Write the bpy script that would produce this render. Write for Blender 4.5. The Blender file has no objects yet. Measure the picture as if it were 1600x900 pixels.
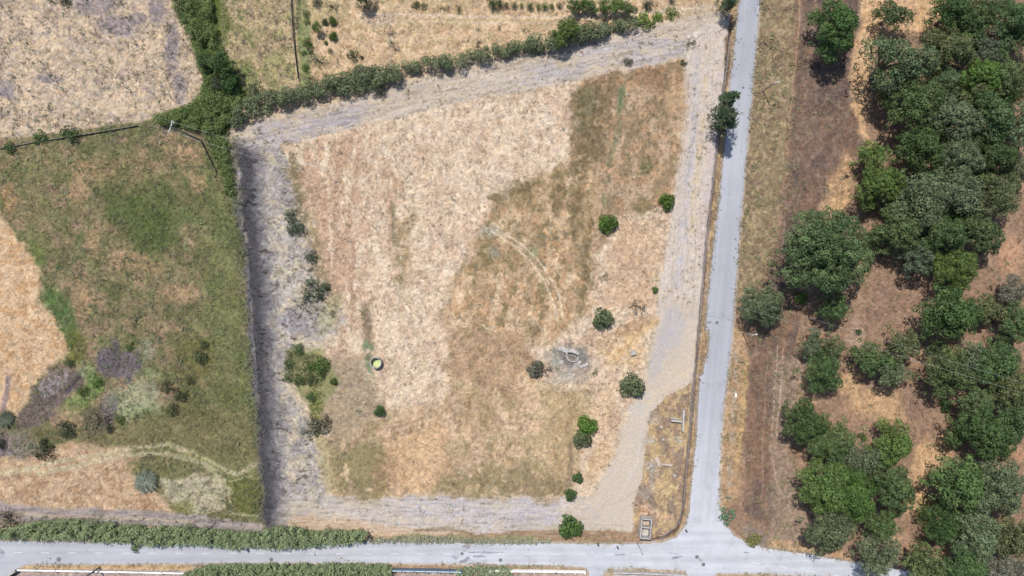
import bpy, bmesh, math, random
import numpy as np
from mathutils import Vector
random.seed(7); rng = np.random.default_rng(11)
sc = bpy.context.scene
COL = sc.collection
R = math.radians
H = 120.0            # flying height of the camera
S = 0.1125           # metres on the ground per pixel of a 1600 px wide view

# ---------------------------------------------------------------- camera, sky, sun, exposure
cam = bpy.data.cameras.new('camera'); cam.lens = 24; cam.sensor_width = 36
cam.clip_start = 0.5; cam.clip_end = 9000
co = bpy.data.objects.new('camera', cam); COL.objects.link(co)
co.location = (0, 0, H); co.rotation_euler = (0, 0, 0); sc.camera = co
L = Vector((0.24, -0.50, -1.0)).normalized()          # direction the sunlight travels
elev = math.asin(-L.z); az = math.atan2(-L.x, -L.y)   # towards the sun, clockwise from +Y
w = bpy.data.worlds.new('World'); sc.world = w; w.use_nodes = True
nt = w.node_tree; bgn = nt.nodes['Background']; sky = nt.nodes.new('ShaderNodeTexSky')
sky.sky_type = 'NISHITA'; sky.sun_disc = False; sky.sun_elevation = elev; sky.sun_rotation = az
nt.links.new(sky.outputs[0], bgn.inputs[0]); bgn.inputs[1].default_value = 0.10
sl = bpy.data.lights.new('sun', 'SUN'); sl.energy = 4.15; sl.angle = R(0.5); sl.color = (1.0, 0.955, 0.89)
so = bpy.data.objects.new('sun', sl); COL.objects.link(so); so.rotation_euler = L.to_track_quat('-Z', 'Y').to_euler()
so.location = (0, 0, 80)
sc.view_settings.view_transform = 'Standard'; sc.view_settings.look = 'None'
sc.view_settings.gamma = 1; sc.view_settings.use_curve_mapping = False
sc.view_settings.exposure = 0.35
KAL = np.array([1.66, 1.66, 1.64])  # radiance of a flat white ground at that exposure

def lin(c):
    c = np.asarray(c, float) / 255.0
    return np.where(c <= 0.04045, c / 12.92, ((c + 0.055) / 1.055) ** 2.4)
def G(px, py, h=0.0):
    k = S * (1 - h / H)
    return Vector(((px - 800) * k, (450 - py) * k, 0))

# ---------------------------------------------------------------- helpers
def tag(o, label=None, cat=None, group=None, kind=None):
    if label: o['label'] = label
    if cat: o['category'] = cat
    if group: o['group'] = group
    if kind: o['kind'] = kind
    return o
def link(name, me, parent=None):
    o = bpy.data.objects.new(name, me); COL.objects.link(o)
    if parent: o.parent = parent
    return o
def empty(name, loc, label, cat, group=None, rz=0):
    o = link(name, None); o.location = loc; o.rotation_euler = (0, 0, rz); o.empty_display_size = .3
    return tag(o, label, cat, group)
def npmesh(name, V, F, mat, face_attrs=None, smooth=False):
    """V (n,3), F (m,k) arrays"""
    me = bpy.data.meshes.new(name); V = np.asarray(V, np.float32); F = np.asarray(F, np.int32)
    me.vertices.add(len(V)); me.vertices.foreach_set('co', V.ravel())
    k = F.shape[1]; me.loops.add(F.size); me.loops.foreach_set('vertex_index', F.ravel())
    me.polygons.add(len(F)); me.polygons.foreach_set('loop_start', np.arange(0, F.size, k, dtype=np.int32))
    me.polygons.foreach_set('loop_total', np.full(len(F), k, np.int32))
    if smooth: me.polygons.foreach_set('use_smooth', np.ones(len(F), bool))
    for n, a in (face_attrs or {}).items():
        if a.ndim == 1:
            at = me.attributes.new(n, 'FLOAT', 'FACE'); at.data.foreach_set('value', a.astype(np.float32))
        else:
            at = me.attributes.new(n, 'FLOAT_COLOR', 'FACE')
            at.data.foreach_set('color', np.c_[a, np.ones(len(a))].astype(np.float32).ravel())
    me.update(); me.validate(); me.materials.append(mat); return me
class MB:
    def __init__(s): s.bm = bmesh.new()
    def box(s, x0, x1, y0, y1, z0, z1, rz=0, c=(0, 0)):
        vs = []
        for z in (z0, z1):
            for x, y in ((x0, y0), (x1, y0), (x1, y1), (x0, y1)):
                X = x * math.cos(rz) - y * math.sin(rz) + c[0]; Y = x * math.sin(rz) + y * math.cos(rz) + c[1]
                vs.append(s.bm.verts.new((X, Y, z)))
        for f in ((3, 2, 1, 0), (4, 5, 6, 7), (0, 1, 5, 4), (1, 2, 6, 5), (2, 3, 7, 6), (3, 0, 4, 7)):
            s.bm.faces.new([vs[i] for i in f])
        return s
    def tube(s, pts, rad, n=7, cap=True):
        rings = []
        for i, p in enumerate(pts):
            p = Vector(p); a = Vector(pts[max(i - 1, 0)]); b = Vector(pts[min(i + 1, len(pts) - 1)])
            d = (b - a).normalized(); u = d.orthogonal().normalized(); v = d.cross(u)
            r = rad[i] if hasattr(rad, '__len__') else rad
            rings.append([s.bm.verts.new(p + (u * math.cos(t) + v * math.sin(t)) * r) for t in [2 * math.pi * k / n for k in range(n)]])
        for A, B in zip(rings, rings[1:]):
            # match nearest start vertex
            o = min(range(n), key=lambda k: (A[0].co - B[k].co).length)
            for k in range(n):
                try: s.bm.faces.new([A[k], A[(k + 1) % n], B[(k + 1 + o) % n], B[(k + o) % n]])
                except ValueError: pass
        if cap:
            for rg in (rings[0], rings[-1]):
                try: s.bm.faces.new(rg)
                except ValueError: pass
        return s
    def lathe(s, prof, n=40, c=(0, 0, 0), close=True):
        rings = [[s.bm.verts.new((c[0] + r * math.cos(2 * math.pi * k / n), c[1] + r * math.sin(2 * math.pi * k / n), c[2] + z)) for k in range(n)] for r, z in prof]
        prs = list(zip(rings, rings[1:] + ([rings[0]] if close else [])))
        if not close: prs = prs[:len(rings) - 1]
        for A, B in prs:
            for k in range(n): s.bm.faces.new([A[k], A[(k + 1) % n], B[(k + 1) % n], B[k]])
        return s
    def rough(s, amp, seed=0, cuts=2):
        bmesh.ops.subdivide_edges(s.bm, edges=s.bm.edges[:], cuts=cuts, use_grid_fill=True)
        rr = random.Random(seed)
        for v in s.bm.verts: v.co += Vector((rr.uniform(-amp, amp), rr.uniform(-amp, amp), rr.uniform(-amp, amp)))
        return s
    def build(s, name, mat, parent=None, bevel=0, smooth=False):
        if bevel: bmesh.ops.bevel(s.bm, geom=s.bm.edges[:], offset=bevel, segments=1, affect='EDGES')
        bmesh.ops.recalc_face_normals(s.bm, faces=s.bm.faces[:])
        me = bpy.data.meshes.new(name); s.bm.to_mesh(me); s.bm.free(); me.materials.append(mat)
        if smooth: me.polygons.foreach_set('use_smooth', np.ones(len(me.polygons), bool))
        return link(name, me, parent)

# ---------------------------------------------------------------- materials
def newmat(name, rough=0.9, spec=0.2):
    m = bpy.data.materials.new(name); m.use_nodes = True; b = m.node_tree.nodes['Principled BSDF']
    b.inputs['Roughness'].default_value = rough; b.inputs['Specular IOR Level'].default_value = spec
    return m, m.node_tree, b
def noise_mat(name, c0, c1, scale=2.0, rough=0.9, spec=0.2, detail=6, bump=0.3, bscale=None, stretch=None, lo=.35, hi=.65, third=None):
    m, t, b = newmat(name, rough, spec)
    tc = t.nodes.new('ShaderNodeTexCoord'); src = tc.outputs['Object']
    if stretch:
        mp = t.nodes.new('ShaderNodeMapping'); mp.inputs['Scale'].default_value = stretch; t.links.new(src, mp.inputs[0]); src = mp.outputs[0]
    n = t.nodes.new('ShaderNodeTexNoise'); n.inputs['Scale'].default_value = scale; n.inputs['Detail'].default_value = detail
    n.inputs['Roughness'].default_value = .62
    t.links.new(src, n.inputs[0]); r = t.nodes.new('ShaderNodeValToRGB'); t.links.new(n.outputs[0], r.inputs[0])
    r.color_ramp.elements[0].position = lo; r.color_ramp.elements[1].position = hi
    r.color_ramp.elements[0].color = (*c0, 1); r.color_ramp.elements[1].color = (*c1, 1)
    if third: e = r.color_ramp.elements.new((lo + hi) / 2); e.color = (*third, 1)
    t.links.new(r.outputs[0], b.inputs['Base Color'])
    if bump:
        n2 = t.nodes.new('ShaderNodeTexNoise'); n2.inputs['Scale'].default_value = bscale or scale * 4; n2.inputs['Detail'].default_value = 4
        t.links.new(tc.outputs['Object'], n2.inputs[0]); bp = t.nodes.new('ShaderNodeBump'); bp.inputs['Strength'].default_value = bump
        bp.inputs['Distance'].default_value = .05; t.links.new(n2.outputs[0], bp.inputs['Height']); t.links.new(bp.outputs[0], b.inputs['Normal'])
    return m
def leaf_mat(name, trans=0.22, objcol=True, colattr=None, fixed=None):
    m, t, b = newmat(name, .65, .25)
    at = t.nodes.new('ShaderNodeAttribute'); at.attribute_name = 'var'
    if colattr: ci = t.nodes.new('ShaderNodeAttribute'); ci.attribute_name = colattr; csrc = ci.outputs['Color']
    else: oi = t.nodes.new('ShaderNodeObjectInfo'); csrc = oi.outputs['Color']
    hs = t.nodes.new('ShaderNodeHueSaturation'); t.links.new(csrc, hs.inputs['Color'])
    mr = t.nodes.new('ShaderNodeMapRange'); mr.inputs[3].default_value = .48; mr.inputs[4].default_value = 1.6
    t.links.new(at.outputs['Fac'], mr.inputs[0]); t.links.new(mr.outputs[0], hs.inputs['Value'])
    mh = t.nodes.new('ShaderNodeMapRange'); mh.inputs[3].default_value = .515; mh.inputs[4].default_value = .482
    t.links.new(at.outputs['Fac'], mh.inputs[0]); t.links.new(mh.outputs[0], hs.inputs['Hue'])
    t.links.new(hs.outputs[0], b.inputs['Base Color'])
    tr = t.nodes.new('ShaderNodeBsdfTranslucent'); t.links.new(hs.outputs[0], tr.inputs[0])
    mx = t.nodes.new('ShaderNodeMixShader'); mx.inputs[0].default_value = trans
    t.links.new(b.outputs[0], mx.inputs[1]); t.links.new(tr.outputs[0], mx.inputs[2])
    t.links.new(mx.outputs[0], t.nodes['Material Output'].inputs[0]); return m
LEAF = leaf_mat('leaf'); BLADE = leaf_mat('grass_blade', .2, colattr='gcol')
BARK = noise_mat('bark', (.09, .07, .055), (.22, .19, .16), 6, stretch=(1, 1, .2))
DEADWOOD = noise_mat('dead_wood', (.2, .17, .14), (.42, .38, .34), 5)
CONC = noise_mat('old_concrete', (.22, .2, .185), (.5, .47, .43), 2.2, third=(.36, .34, .31))
CONC_W = noise_mat('pale_concrete', (.24, .23, .21), (.46, .44, .42), 2.2, third=(.38, .36, .34), bump=.6)
DARKCONC = noise_mat('damp_concrete', (.1, .095, .09), (.25, .24, .22), 3)  # darker concrete tone for pole shafts, wall end and well floor
WHITEW = noise_mat('white_wall_paint', (.55, .54, .5), (.8, .8, .79), 1.2, lo=.25, hi=.5)
BRICK = noise_mat('rubble_brick', (.42, .22, .14), (.52, .42, .34), 3)
PINKR = noise_mat('plaster_rubble', (.34, .26, .2), (.5, .42, .35), 4, bump=.8)
METAL = noise_mat('galvanised_metal', (.3, .31, .32), (.5, .51, .52), 8, rough=.45, spec=.5)
DARKM = noise_mat('dark_iron', (.03, .03, .033), (.08, .08, .085), 8, rough=.6)
SHEET = noise_mat('blue_grey_sheet', (.06, .09, .13), (.11, .15, .2), 3, rough=.5, spec=.4, stretch=(6, 1, 1))
SHEETCAP = noise_mat('sheet_cap', (.3, .4, .46), (.45, .55, .6), 3, rough=.5)
PORC = noise_mat('porcelain', (.75, .76, .77), (.85, .86, .87), 3, rough=.2, spec=.6, bump=0)
WIRE = noise_mat('aluminium_wire', (.35, .36, .37), (.48, .49, .5), 3, rough=.35, spec=.6, bump=0)
POSTW = noise_mat('weathered_post', (.22, .18, .15), (.4, .35, .3), 5)
NET = noise_mat('green_shade_net', (.06, .065, .045), (.13, .12, .09), 5)
ALGAE = noise_mat('duckweed_water', (.34, .42, .15), (.46, .52, .24), 1.6, rough=.5, spec=.5, bump=.1)
TAR_SHADOW = noise_mat('tar_patch', tuple(lin((140, 142, 152)) / KAL), tuple(lin((200, 202, 212)) / KAL), 1.3)  # tar repairs, also the colour of the painted wire shadows
COVER = noise_mat('cast_iron_cover', (.1, .105, .11), (.17, .175, .18), 6)

# ---------------------------------------------------------------- noise
_T = [np.random.default_rng(100 + i).random((256, 256)) for i in range(8)]
def vn(x, y, seed=0):
    T = _T[seed % 8]; x = x + seed * 17.3; y = y + seed * 9.1
    xi = np.floor(x).astype(int); yi = np.floor(y).astype(int); fx = x - xi; fy = y - yi
    fx = fx * fx * (3 - 2 * fx); fy = fy * fy * (3 - 2 * fy)
    a = T[xi & 255, yi & 255]; b = T[(xi + 1) & 255, yi & 255]; c = T[xi & 255, (yi + 1) & 255]; d = T[(xi + 1) & 255, (yi + 1) & 255]
    return (a * (1 - fx) + b * fx) * (1 - fy) + (c * (1 - fx) + d * fx) * fy
def fbm(x, y, o=4, seed=0, g=.55):
    s = 0; a = 1; t = 0
    for i in range(o):
        s = s + a * vn(x, y, seed + i * 3 + 1); t += a; a *= g; x = x * 2.03 + 5.1; y = y * 2.03 - 3.7
    return s / t
def sst(a, b, x):
    t = np.clip((x - a) / (b - a), 0, 1); return t * t * (3 - 2 * t)

# ---------------------------------------------------------------- ground sheet
# work in "plan pixels": 0.1125 m units, x east, y south, origin at the view's corner
d = 1.36
gx = np.arange(-70, 1672, d); gy = np.arange(-70, 972, d)
far = np.array([30, 80, 180, 400, 900, 2000, 5000, 12000, 30000.])
gx = np.r_[gx[0] - far[::-1], gx, gx[-1] + far]; gy = np.r_[gy[0] - far[::-1], gy, gy[-1] + far]
PX, PY = np.meshgrid(gx, gy)          # (ny, nx)
ny, nx = PX.shape
W1x = fbm(PX / 34, PY / 34, 3, 1) - .5; W1y = fbm(PX / 34, PY / 34, 3, 2) - .5
W2x = fbm(PX / 7, PY / 7, 2, 3) - .5; W2y = fbm(PX / 7, PY / 7, 2, 4) - .5
def warp(a, sl=None):
    s = sl or (slice(None), slice(None))
    return PX[s] + a * (1.6 * W1x[s] + .9 * W2x[s]), PY[s] + a * (1.6 * W1y[s] + .9 * W2y[s])
def sdist(X, Y, poly):
    """positive inside"""
    P = np.array(poly, float); dd = np.full(X.shape, 1e18); ins = np.zeros(X.shape, bool)
    for (x0, y0), (x1, y1) in zip(P, np.roll(P, -1, 0)):
        ex, ey = x1 - x0, y1 - y0; wx, wy = X - x0, Y - y0
        t = np.clip((wx * ex + wy * ey) / (ex * ex + ey * ey + 1e-9), 0, 1)
        dd = np.minimum(dd, (wx - t * ex) ** 2 + (wy - t * ey) ** 2)
        c = ((y0 > Y) != (y1 > Y)) & (X < (x1 - x0) * (Y - y0) / (y1 - y0 + 1e-12) + x0); ins ^= c
    dd = np.sqrt(dd); return np.where(ins, dd, -dd)
def ldist(X, Y, pts):
    dd = np.full(X.shape, 1e18)
    for (x0, y0), (x1, y1) in zip(pts, pts[1:]):
        ex, ey = x1 - x0, y1 - y0; wx, wy = X - x0, Y - y0
        t = np.clip((wx * ex + wy * ey) / (ex * ex + ey * ey + 1e-9), 0, 1)
        dd = np.minimum(dd, (wx - t * ex) ** 2 + (wy - t * ey) ** 2)
    return np.sqrt(dd)
def box_slice(x0, x1, y0, y1, m):
    a = np.searchsorted(gx, x0 - m); b = np.searchsorted(gx, x1 + m); c = np.searchsorted(gy, y0 - m); e = np.searchsorted(gy, y1 + m)
    return (slice(max(c - 1, 0), e + 1), slice(max(a - 1, 0), b + 1))
C = np.empty((ny, nx, 3)); C[:] = (212, 187, 157)
lane = np.zeros((ny, nx)); lane_v = np.zeros((ny, nx)); lane_t = np.zeros((ny, nx)); furrow = np.zeros((ny, nx)); grassy = np.zeros((ny, nx)); smoothm = np.zeros((ny, nx)); Z = np.zeros((ny, nx))
def mask_poly(poly, soft=4, wp=6):
    P = np.array(poly); s = box_slice(P[:, 0].min(), P[:, 0].max(), P[:, 1].min(), P[:, 1].max(), soft + wp * 1.5)
    X, Y = warp(wp, s); return s, sst(-soft, soft, sdist(X, Y, poly))
def put(s, m, color): C[s] += (np.array(color, float) - C[s]) * m[..., None]
def paint(poly, color, soft=4, wp=6, a=1.0, blotch=None, into=None, amt=1):
    s, m = mask_poly(poly, soft, wp); m = m * a
    if blotch:
        thr, sx, sy, sd = blotch; X, Y = warp(8, s)
        m = m * sst(thr - .07, thr + .07, fbm(X / sx, Y / sy, 4, sd))
    if color is not None: put(s, m, color)
    if into is not None: into[s] = into[s] * (1 - m) + amt * m
    return s, m
def blob(x, y, rx, ry, color, a=.8, ang=0, soft=.35, wp=8):
    m0 = max(rx, ry) * 1.5 + 10; s = box_slice(x - m0, x + m0, y - m0, y + m0, 0); X, Y = warp(wp, s)
    c, n = math.cos(ang), math.sin(ang); u = ((X - x) * c + (Y - y) * n) / rx; v = (-(X - x) * n + (Y - y) * c) / ry
    q = np.sqrt(u * u + v * v); m = a * (1 - sst(1 - soft, 1 + soft, q)); m = m * (.55 + .9 * (fbm(X / 6, Y / 6, 2, 5) - .25)).clip(0, 1)
    put(s, m, color)
def line(pts, wd, color, a=.8, soft=1.2, wp=2, brk=0, z=0, sd=6):
    P = np.array(pts); s = box_slice(P[:, 0].min(), P[:, 0].max(), P[:, 1].min(), P[:, 1].max(), wd + 6)
    X, Y = warp(wp, s); m = a * (1 - sst(wd / 2 - soft, wd / 2 + soft, ldist(X, Y, pts)))
    if brk: m = m * sst(brk - .12, brk + .12, fbm(X / 9, Y / 9, 2, sd))
    if color is not None: put(s, m, color)
    if z: Z[s] += z * m
BIG = 40000
# --- overall halves
straw = (214, 188, 157); olive = (137, 131, 88); tan = (176, 150, 116); lilac = (176, 170, 172); green = (100, 118, 66)
paint([(1180, -BIG), (BIG, -BIG), (BIG, BIG), (1130, BIG), (1130, 640), (1150, 400)], (164, 135, 112), 4, 3)
# --- north-west field
NW = [(-BIG, -BIG), (262, -BIG), (264, 0), (290, 50), (306, 88), (320, 130), (303, 160), (240, 186), (120, 204), (0, 219), (-BIG, 226)]
paint(NW, (212, 190, 164), 3, 4)
paint(NW, (178, 160, 145), 3, 4, .5, (.55, 18, 10, 2)); paint(NW, (160, 149, 118), 3, 4, .5, (.6, 7, 5, 3)); paint(NW, (146, 133, 132), 3, 4, .6, (.66, 6, 4, 5))
paint(NW, (225, 198, 165), 3, 4, .7, (.58, 9, 5, 1))
for a in [(150, 5, 32, 18), (180, 40, 30, 18), (212, 28, 14, 10), (246, 15, 12, 25), (268, 75, 10, 45), (8, 140, 18, 12), (280, 138, 11, 24), (75, 122, 20, 6)]:
    blob(*a, (146, 136, 142), .85)
# --- left green field
LF = [(-BIG, 222), (0, 219), (120, 205), (240, 188), (330, 200), (356, 212), (362, 270), (372, 330), (382, 400), (390, 500), (396, 600), (404, 700), (412, 818), (-BIG, 818)]
paint(LF, (144, 131, 100), 3, 4, into=grassy)
paint(LF, (120, 119, 82), 3, 4, .75, (.5, 42, 42, 1)); paint(LF, (168, 141, 116), 3, 4, .8, (.57, 24, 20, 2)); paint(LF, (102, 110, 70), 3, 4, .6, (.57, 18, 18, 3))
paint(LF, (150, 144, 106), 3, 4, .5, (.6, 8, 8, 4))
paint([(300, 220), (360, 225), (395, 560), (400, 790), (360, 780), (330, 600), (310, 420)], (120, 128, 80), 18, 14, .6, into=grassy)
for a in [(228, 330, 48, 46, .8), (172, 330, 12, 26, .8), (232, 385, 30, 38, .75), (290, 300, 30, 50, .4), (245, 350, 30, 30, .8)]: blob(*a[:4], (90, 104, 58), a[4], soft=.6, wp=16)
blob(95, 490, 24, 44, (88, 118, 66), .95, -.45); blob(55, 395, 11, 26, (102, 122, 64), .9, -.3); blob(118, 540, 16, 26, (110, 114, 58), .9)
blob(5, 325, 5, 15, (100, 115, 60), .9); blob(60, 345, 20, 60, (140, 135, 90), .3)
for a in [(135, 265, 30, 18), (125, 300, 14, 20), (145, 378, 14, 26), (200, 405, 34, 14), (240, 420, 20, 12), (295, 250, 20, 22), (310, 285, 12, 16), (130, 470, 14, 30), (280, 460, 34, 14)]: blob(*a, (190, 155, 122), .75)
blob(275, 235, 25, 9, (196, 164, 130), .6); blob(15, 310, 10, 30, (200, 160, 120), .8); blob(190, 265, 60, 25, (158, 140, 98), .5)
paint([(-BIG, 330), (0, 332), (32, 372), (58, 420), (66, 470), (98, 520), (106, 548), (90, 570), (60, 590), (20, 650), (-BIG, 670)], (216, 186, 151), 7, 14, into=grassy, amt=0)
paint([(-80, 330), (0, 332), (32, 372), (58, 420), (66, 470), (98, 520), (106, 548), (90, 570), (60, 590), (20, 650), (-80, 670)], (200, 160, 118), 4, 8, .7, (.55, 14, 8, 6))
paint([(20, 655), (45, 615), (75, 585), (105, 568), (135, 582), (120, 605), (90, 640), (55, 672), (30, 682)], (124, 109, 104), 6, 14, .92)
paint([(55, 605), (95, 572), (110, 580), (105, 600), (70, 625)], (168, 156, 156), 4, 8, .8, (.48, 4, 8, 2))
line([(105, 612), (118, 590), (130, 575)], 6, (84, 76, 86), .8)
line([(3, 640), (10, 610), (13, 590)], 8, (150, 132, 132), .8); blob(20, 705, 40, 26, (150, 140, 140), .8); blob(-5, 700, 14, 30, (120, 112, 118), .8)
paint([(148, 548), (168, 540), (172, 527), (182, 530), (186, 545), (215, 546), (226, 575), (205, 602), (190, 590), (165, 594), (152, 572)], (122, 112, 114), 5, 12, 1); blob(180, 560, 22, 16, (108, 101, 102), .7)
paint([(180, 612), (205, 598), (242, 600), (252, 642), (215, 655), (178, 650)], (168, 168, 136), 6, 12, .85, (.36, 7, 7, 3)); blob(215, 640, 30, 10, (156, 168, 122), .6); blob(230, 585, 20, 10, (165, 170, 130), .7)
blob(170, 640, 12, 24, (120, 114, 122), .85, .3); blob(135, 580, 14, 12, (150, 165, 115), .8); blob(145, 605, 14, 22, (118, 145, 80), .85); blob(120, 630, 22, 14, (125, 148, 85), .8); blob(175, 620, 8, 14, (140, 150, 120), .6)
blob(110, 640, 26, 10, (165, 155, 110), .5); blob(150, 660, 22, 24, (105, 95, 82), .8); blob(230, 545, 12, 20, (160, 158, 140), .6); blob(235, 660, 30, 20, (100, 108, 66), .6)
LO = [(-BIG, 745), (40, 715), (110, 690), (190, 700), (215, 715), (215, 745), (255, 770), (275, 806), (-BIG, 806)]
paint(LO, (196, 168, 138), 6, 10, into=grassy, amt=0); paint(LO, (178, 145, 115), 6, 10, .8, (.52, 12, 9, 4)); paint(LO, (212, 184, 150), 6, 10, .8, (.57, 10, 8, 6))
paint([(190, 718), (260, 712), (310, 725), (300, 748), (250, 748), (210, 742)], (128, 126, 86), 7, 12, .8, (.42, 6, 6, 3))
blob(300, 560, 34, 34, (116, 112, 66), .7); blob(330, 630, 50, 40, (112, 112, 72), .6); blob(60, 260, 50, 26, (140, 136, 92), .5); paint([(210, 655), (395, 640), (402, 725), (330, 718), (280, 690), (150, 700), (130, 680)], (132, 124, 88), 12, 10, .75)
paint([(245, 748), (300, 745), (345, 742), (356, 762), (350, 792), (310, 806), (272, 790), (258, 768)], (188, 178, 150), 4, 8, .95); paint([(355, 750), (402, 735), (408, 800), (370, 798)], (114, 116, 68), 5, 8, .85)
blob(285, 795, 18, 12, (140, 138, 86), .9)
T1 = [(-80, 752), (0, 742), (60, 728), (120, 716), (170, 708), (215, 698), (262, 697), (300, 708), (340, 726), (372, 740), (402, 724)]
T2 = [(60, 740), (120, 727), (180, 714), (222, 708), (262, 711), (310, 722), (345, 744), (360, 770)]
line(T1, 7, (204, 192, 156), .75, 3, 4); line(T2, 7, (204, 194, 158), .75, 3, 4); line([(300, 716), (350, 738), (402, 748)], 3, (190, 184, 146), .6); line([(330, 742), (362, 752), (402, 740)], 3, (190, 184, 146), .6); line([(250, 703), (320, 722), (352, 748), (362, 790)], 2.5, (192, 184, 148), .6); line([(85, 700), (95, 710), (120, 716)], 4, (210, 180, 145), .8); line([(210, 703), (262, 703), (310, 716), (350, 735)], 3, (150, 150, 95), .7)
line([(355, 800), (402, 806)], 4, (190, 190, 150), .7)
paint([(-BIG, 780), (0, 783), (60, 792), (160, 797), (260, 800), (400, 815), (420, 835), (200, 822), (0, 815), (-BIG, 815)], (168, 156, 152), 3, 6, .95, into=lane)
line([(0, 800), (100, 808), (200, 810), (300, 815)], 3, (200, 178, 145), .7)
blob(12, 808, 22, 14, (120, 108, 92), .8)
# --- strip west of the orchard fence
UW = [(300, -BIG), (457, -BIG), (462, 60), (468, 132), (400, 152), (370, 150), (350, 60), (325, 0)]
paint(UW, (184, 166, 130), 4, 6, into=grassy, amt=.5); paint(UW, (150, 148, 100), 4, 6, .75, (.54, 14, 14, 3)); paint(UW, (214, 186, 150), 4, 6, .6, (.55, 12, 12, 1))
paint([(262, -BIG), (318, -BIG), (345, 60), (372, 130), (392, 150), (365, 190), (355, 215), (240, 192), (240, 182), (305, 160), (322, 125), (300, 70)], (100, 118, 58), 4, 4, into=grassy)
blob(345, 40, 14, 40, (110, 120, 70), .8); blob(380, 120, 24, 24, (118, 130, 76), .8)
# --- orchard north
ON = [(457, -BIG), (1145, -BIG), (1135, 12), (1000, 35), (860, 65), (700, 98), (560, 130), (468, 138), (462, 60)]
paint(ON, (218, 190, 155), 3, 4); paint(ON, (198, 165, 130), 3, 4, .6, (.55, 12, 9, 5)); paint(ON, (180, 165, 120), 3, 4, .45, (.6, 9, 9, 6))
paint([(460, -60), (478, -60), (482, 60), (484, 132), (468, 134), (464, 60)], (128, 138, 92), 3, 6, .85, into=grassy)
blob(500, 20, 40, 22, (176, 165, 120), .6); line([(560, 22), (700, 25), (900, 28), (1120, 12)], 5, (224, 204, 178), .7); line([(560, 32), (700, 34), (900, 38)], 4, (226, 204, 176), .5)
line([(700, 30), (800, 31), (880, 33)], 3, (190, 172, 130), .5); blob(595, 30, 26, 8, (200, 178, 158), .7); line([(608, 20), (608, 110)], 3, (190, 180, 165), .5)
line([(900, 26), (1120, 8)], 6, (190, 172, 150), .5)
# --- the plot: outer mown lane
PLOT = [(358, 205), (430, 178), (560, 150), (700, 108), (860, 78), (1000, 42), (1128, 16), (1142, 60), (1134, 130), (1118, 280), (1100, 480), (1090, 560), (1075, 700), (1064, 800), (1050, 838), (560, 832), (428, 820), (405, 640), (392, 480), (372, 330), (362, 240)]
paint(PLOT, (208, 190, 166), 3, 3, into=grassy, amt=0)
TOPL = [(362, 208), (560, 150), (860, 78), (1128, 16), (1075, 90), (985, 108), (880, 130), (700, 165), (440, 226), (395, 235)]
paint(TOPL, (206, 190, 172), 3, 4, 1, into=lane_t); paint([(400, 195), (560, 160), (590, 170), (520, 205), (440, 225), (400, 215)], (184, 174, 174), 8, 10, .9); paint([(760, 130), (880, 85), (990, 62), (1080, 60), (1070, 90), (960, 100), (850, 125)], (192, 184, 184), 10, 12, .8)
paint(TOPL, (218, 200, 168), 3, 4, .5, (.57, 22, 6, 3))
RL = [(1068, 60), (1142, 20), (1134, 130), (1118, 280), (1100, 480), (1092, 500), (1020, 500), (1036, 420), (1050, 330), (1060, 250), (1068, 130)]
paint(RL, (219, 204, 188), 3, 4, 1, into=lane_v); line([(1088, 90), (1083, 200), (1070, 330), (1058, 450)], 12, (204, 196, 196), .8, 5, 4, brk=.42)
line([(1104, 120), (1092, 240), (1080, 360)], 7, (222, 200, 160), .7, 3, 4, brk=.4); line([(1125, 120), (1110, 260), (1098, 420)], 12, (214, 198, 192), .7, 4)
BL = [(500, 776), (905, 774), (940, 800), (930, 838), (560, 832), (430, 820), (440, 770)]
paint(BL, (206, 194, 182), 3, 4, 1, into=lane); paint([(600, 778), (900, 776), (890, 812), (760, 826), (640, 806)], (206, 198, 198), 8, 10, .85); paint(BL, (216, 200, 172), 3, 4, .5, (.56, 26, 5, 2))
paint([(430, 820), (470, 800), (620, 824), (800, 836), (1000, 845), (560, 834)], (212, 182, 150), 3, 5, .8)
LL = [(365, 212), (440, 226), (470, 320), (492, 400), (530, 480), (505, 530), (452, 545), (445, 600), (482, 660), (505, 740), (512, 776), (480, 800), (428, 822), (405, 640), (392, 480), (372, 330)]
paint(LL, (192, 182, 171), 4, 8, 1, into=furrow)
paint(LL, (166, 158, 153), 4, 8, .8, (.52, 22, 14, 2)); paint(LL, (212, 196, 168), 4, 8, .7, (.56, 16, 12, 4))
paint([(372, 215), (415, 225), (410, 320), (420, 430), (425, 560), (440, 700), (440, 800), (426, 815), (408, 640), (395, 480), (380, 330)], (144, 138, 137), 6, 8, .85, (.40, 10, 6, 6))
paint([(372, 225), (392, 232), (392, 330), (402, 440), (408, 560), (420, 700), (430, 812), (414, 815), (404, 640), (392, 480), (378, 330)], (98, 95, 101), 2.5, 5, 1)
line([(388, 240), (396, 330), (408, 460), (414, 560), (424, 700), (432, 815)], 44, (138, 133, 134), .65, 10, 12, brk=.3); line([(383, 235), (390, 330), (401, 460), (408, 560), (417, 700), (425, 815)], 27, (104, 101, 104), .88, 7, 10); line([(380, 240), (387, 330), (398, 460), (404, 560), (412, 700), (420, 815)], 16, (80, 78, 82), .85, 5, 9)
line([(368, 255), (373, 275), (372, 298)], 2.5, (170, 165, 172), .8, 1); line([(391, 470), (394, 520), (400, 600)], 2, (140, 136, 142), .7, 1)
line([(362, 300), (370, 330), (384, 420), (392, 540), (398, 640)], 6, (130, 126, 130), .7, 2, 4)
blob(505, 500, 46, 22, (196, 188, 180), .9); blob(465, 505, 30, 18, (166, 160, 166), .8)
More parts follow.
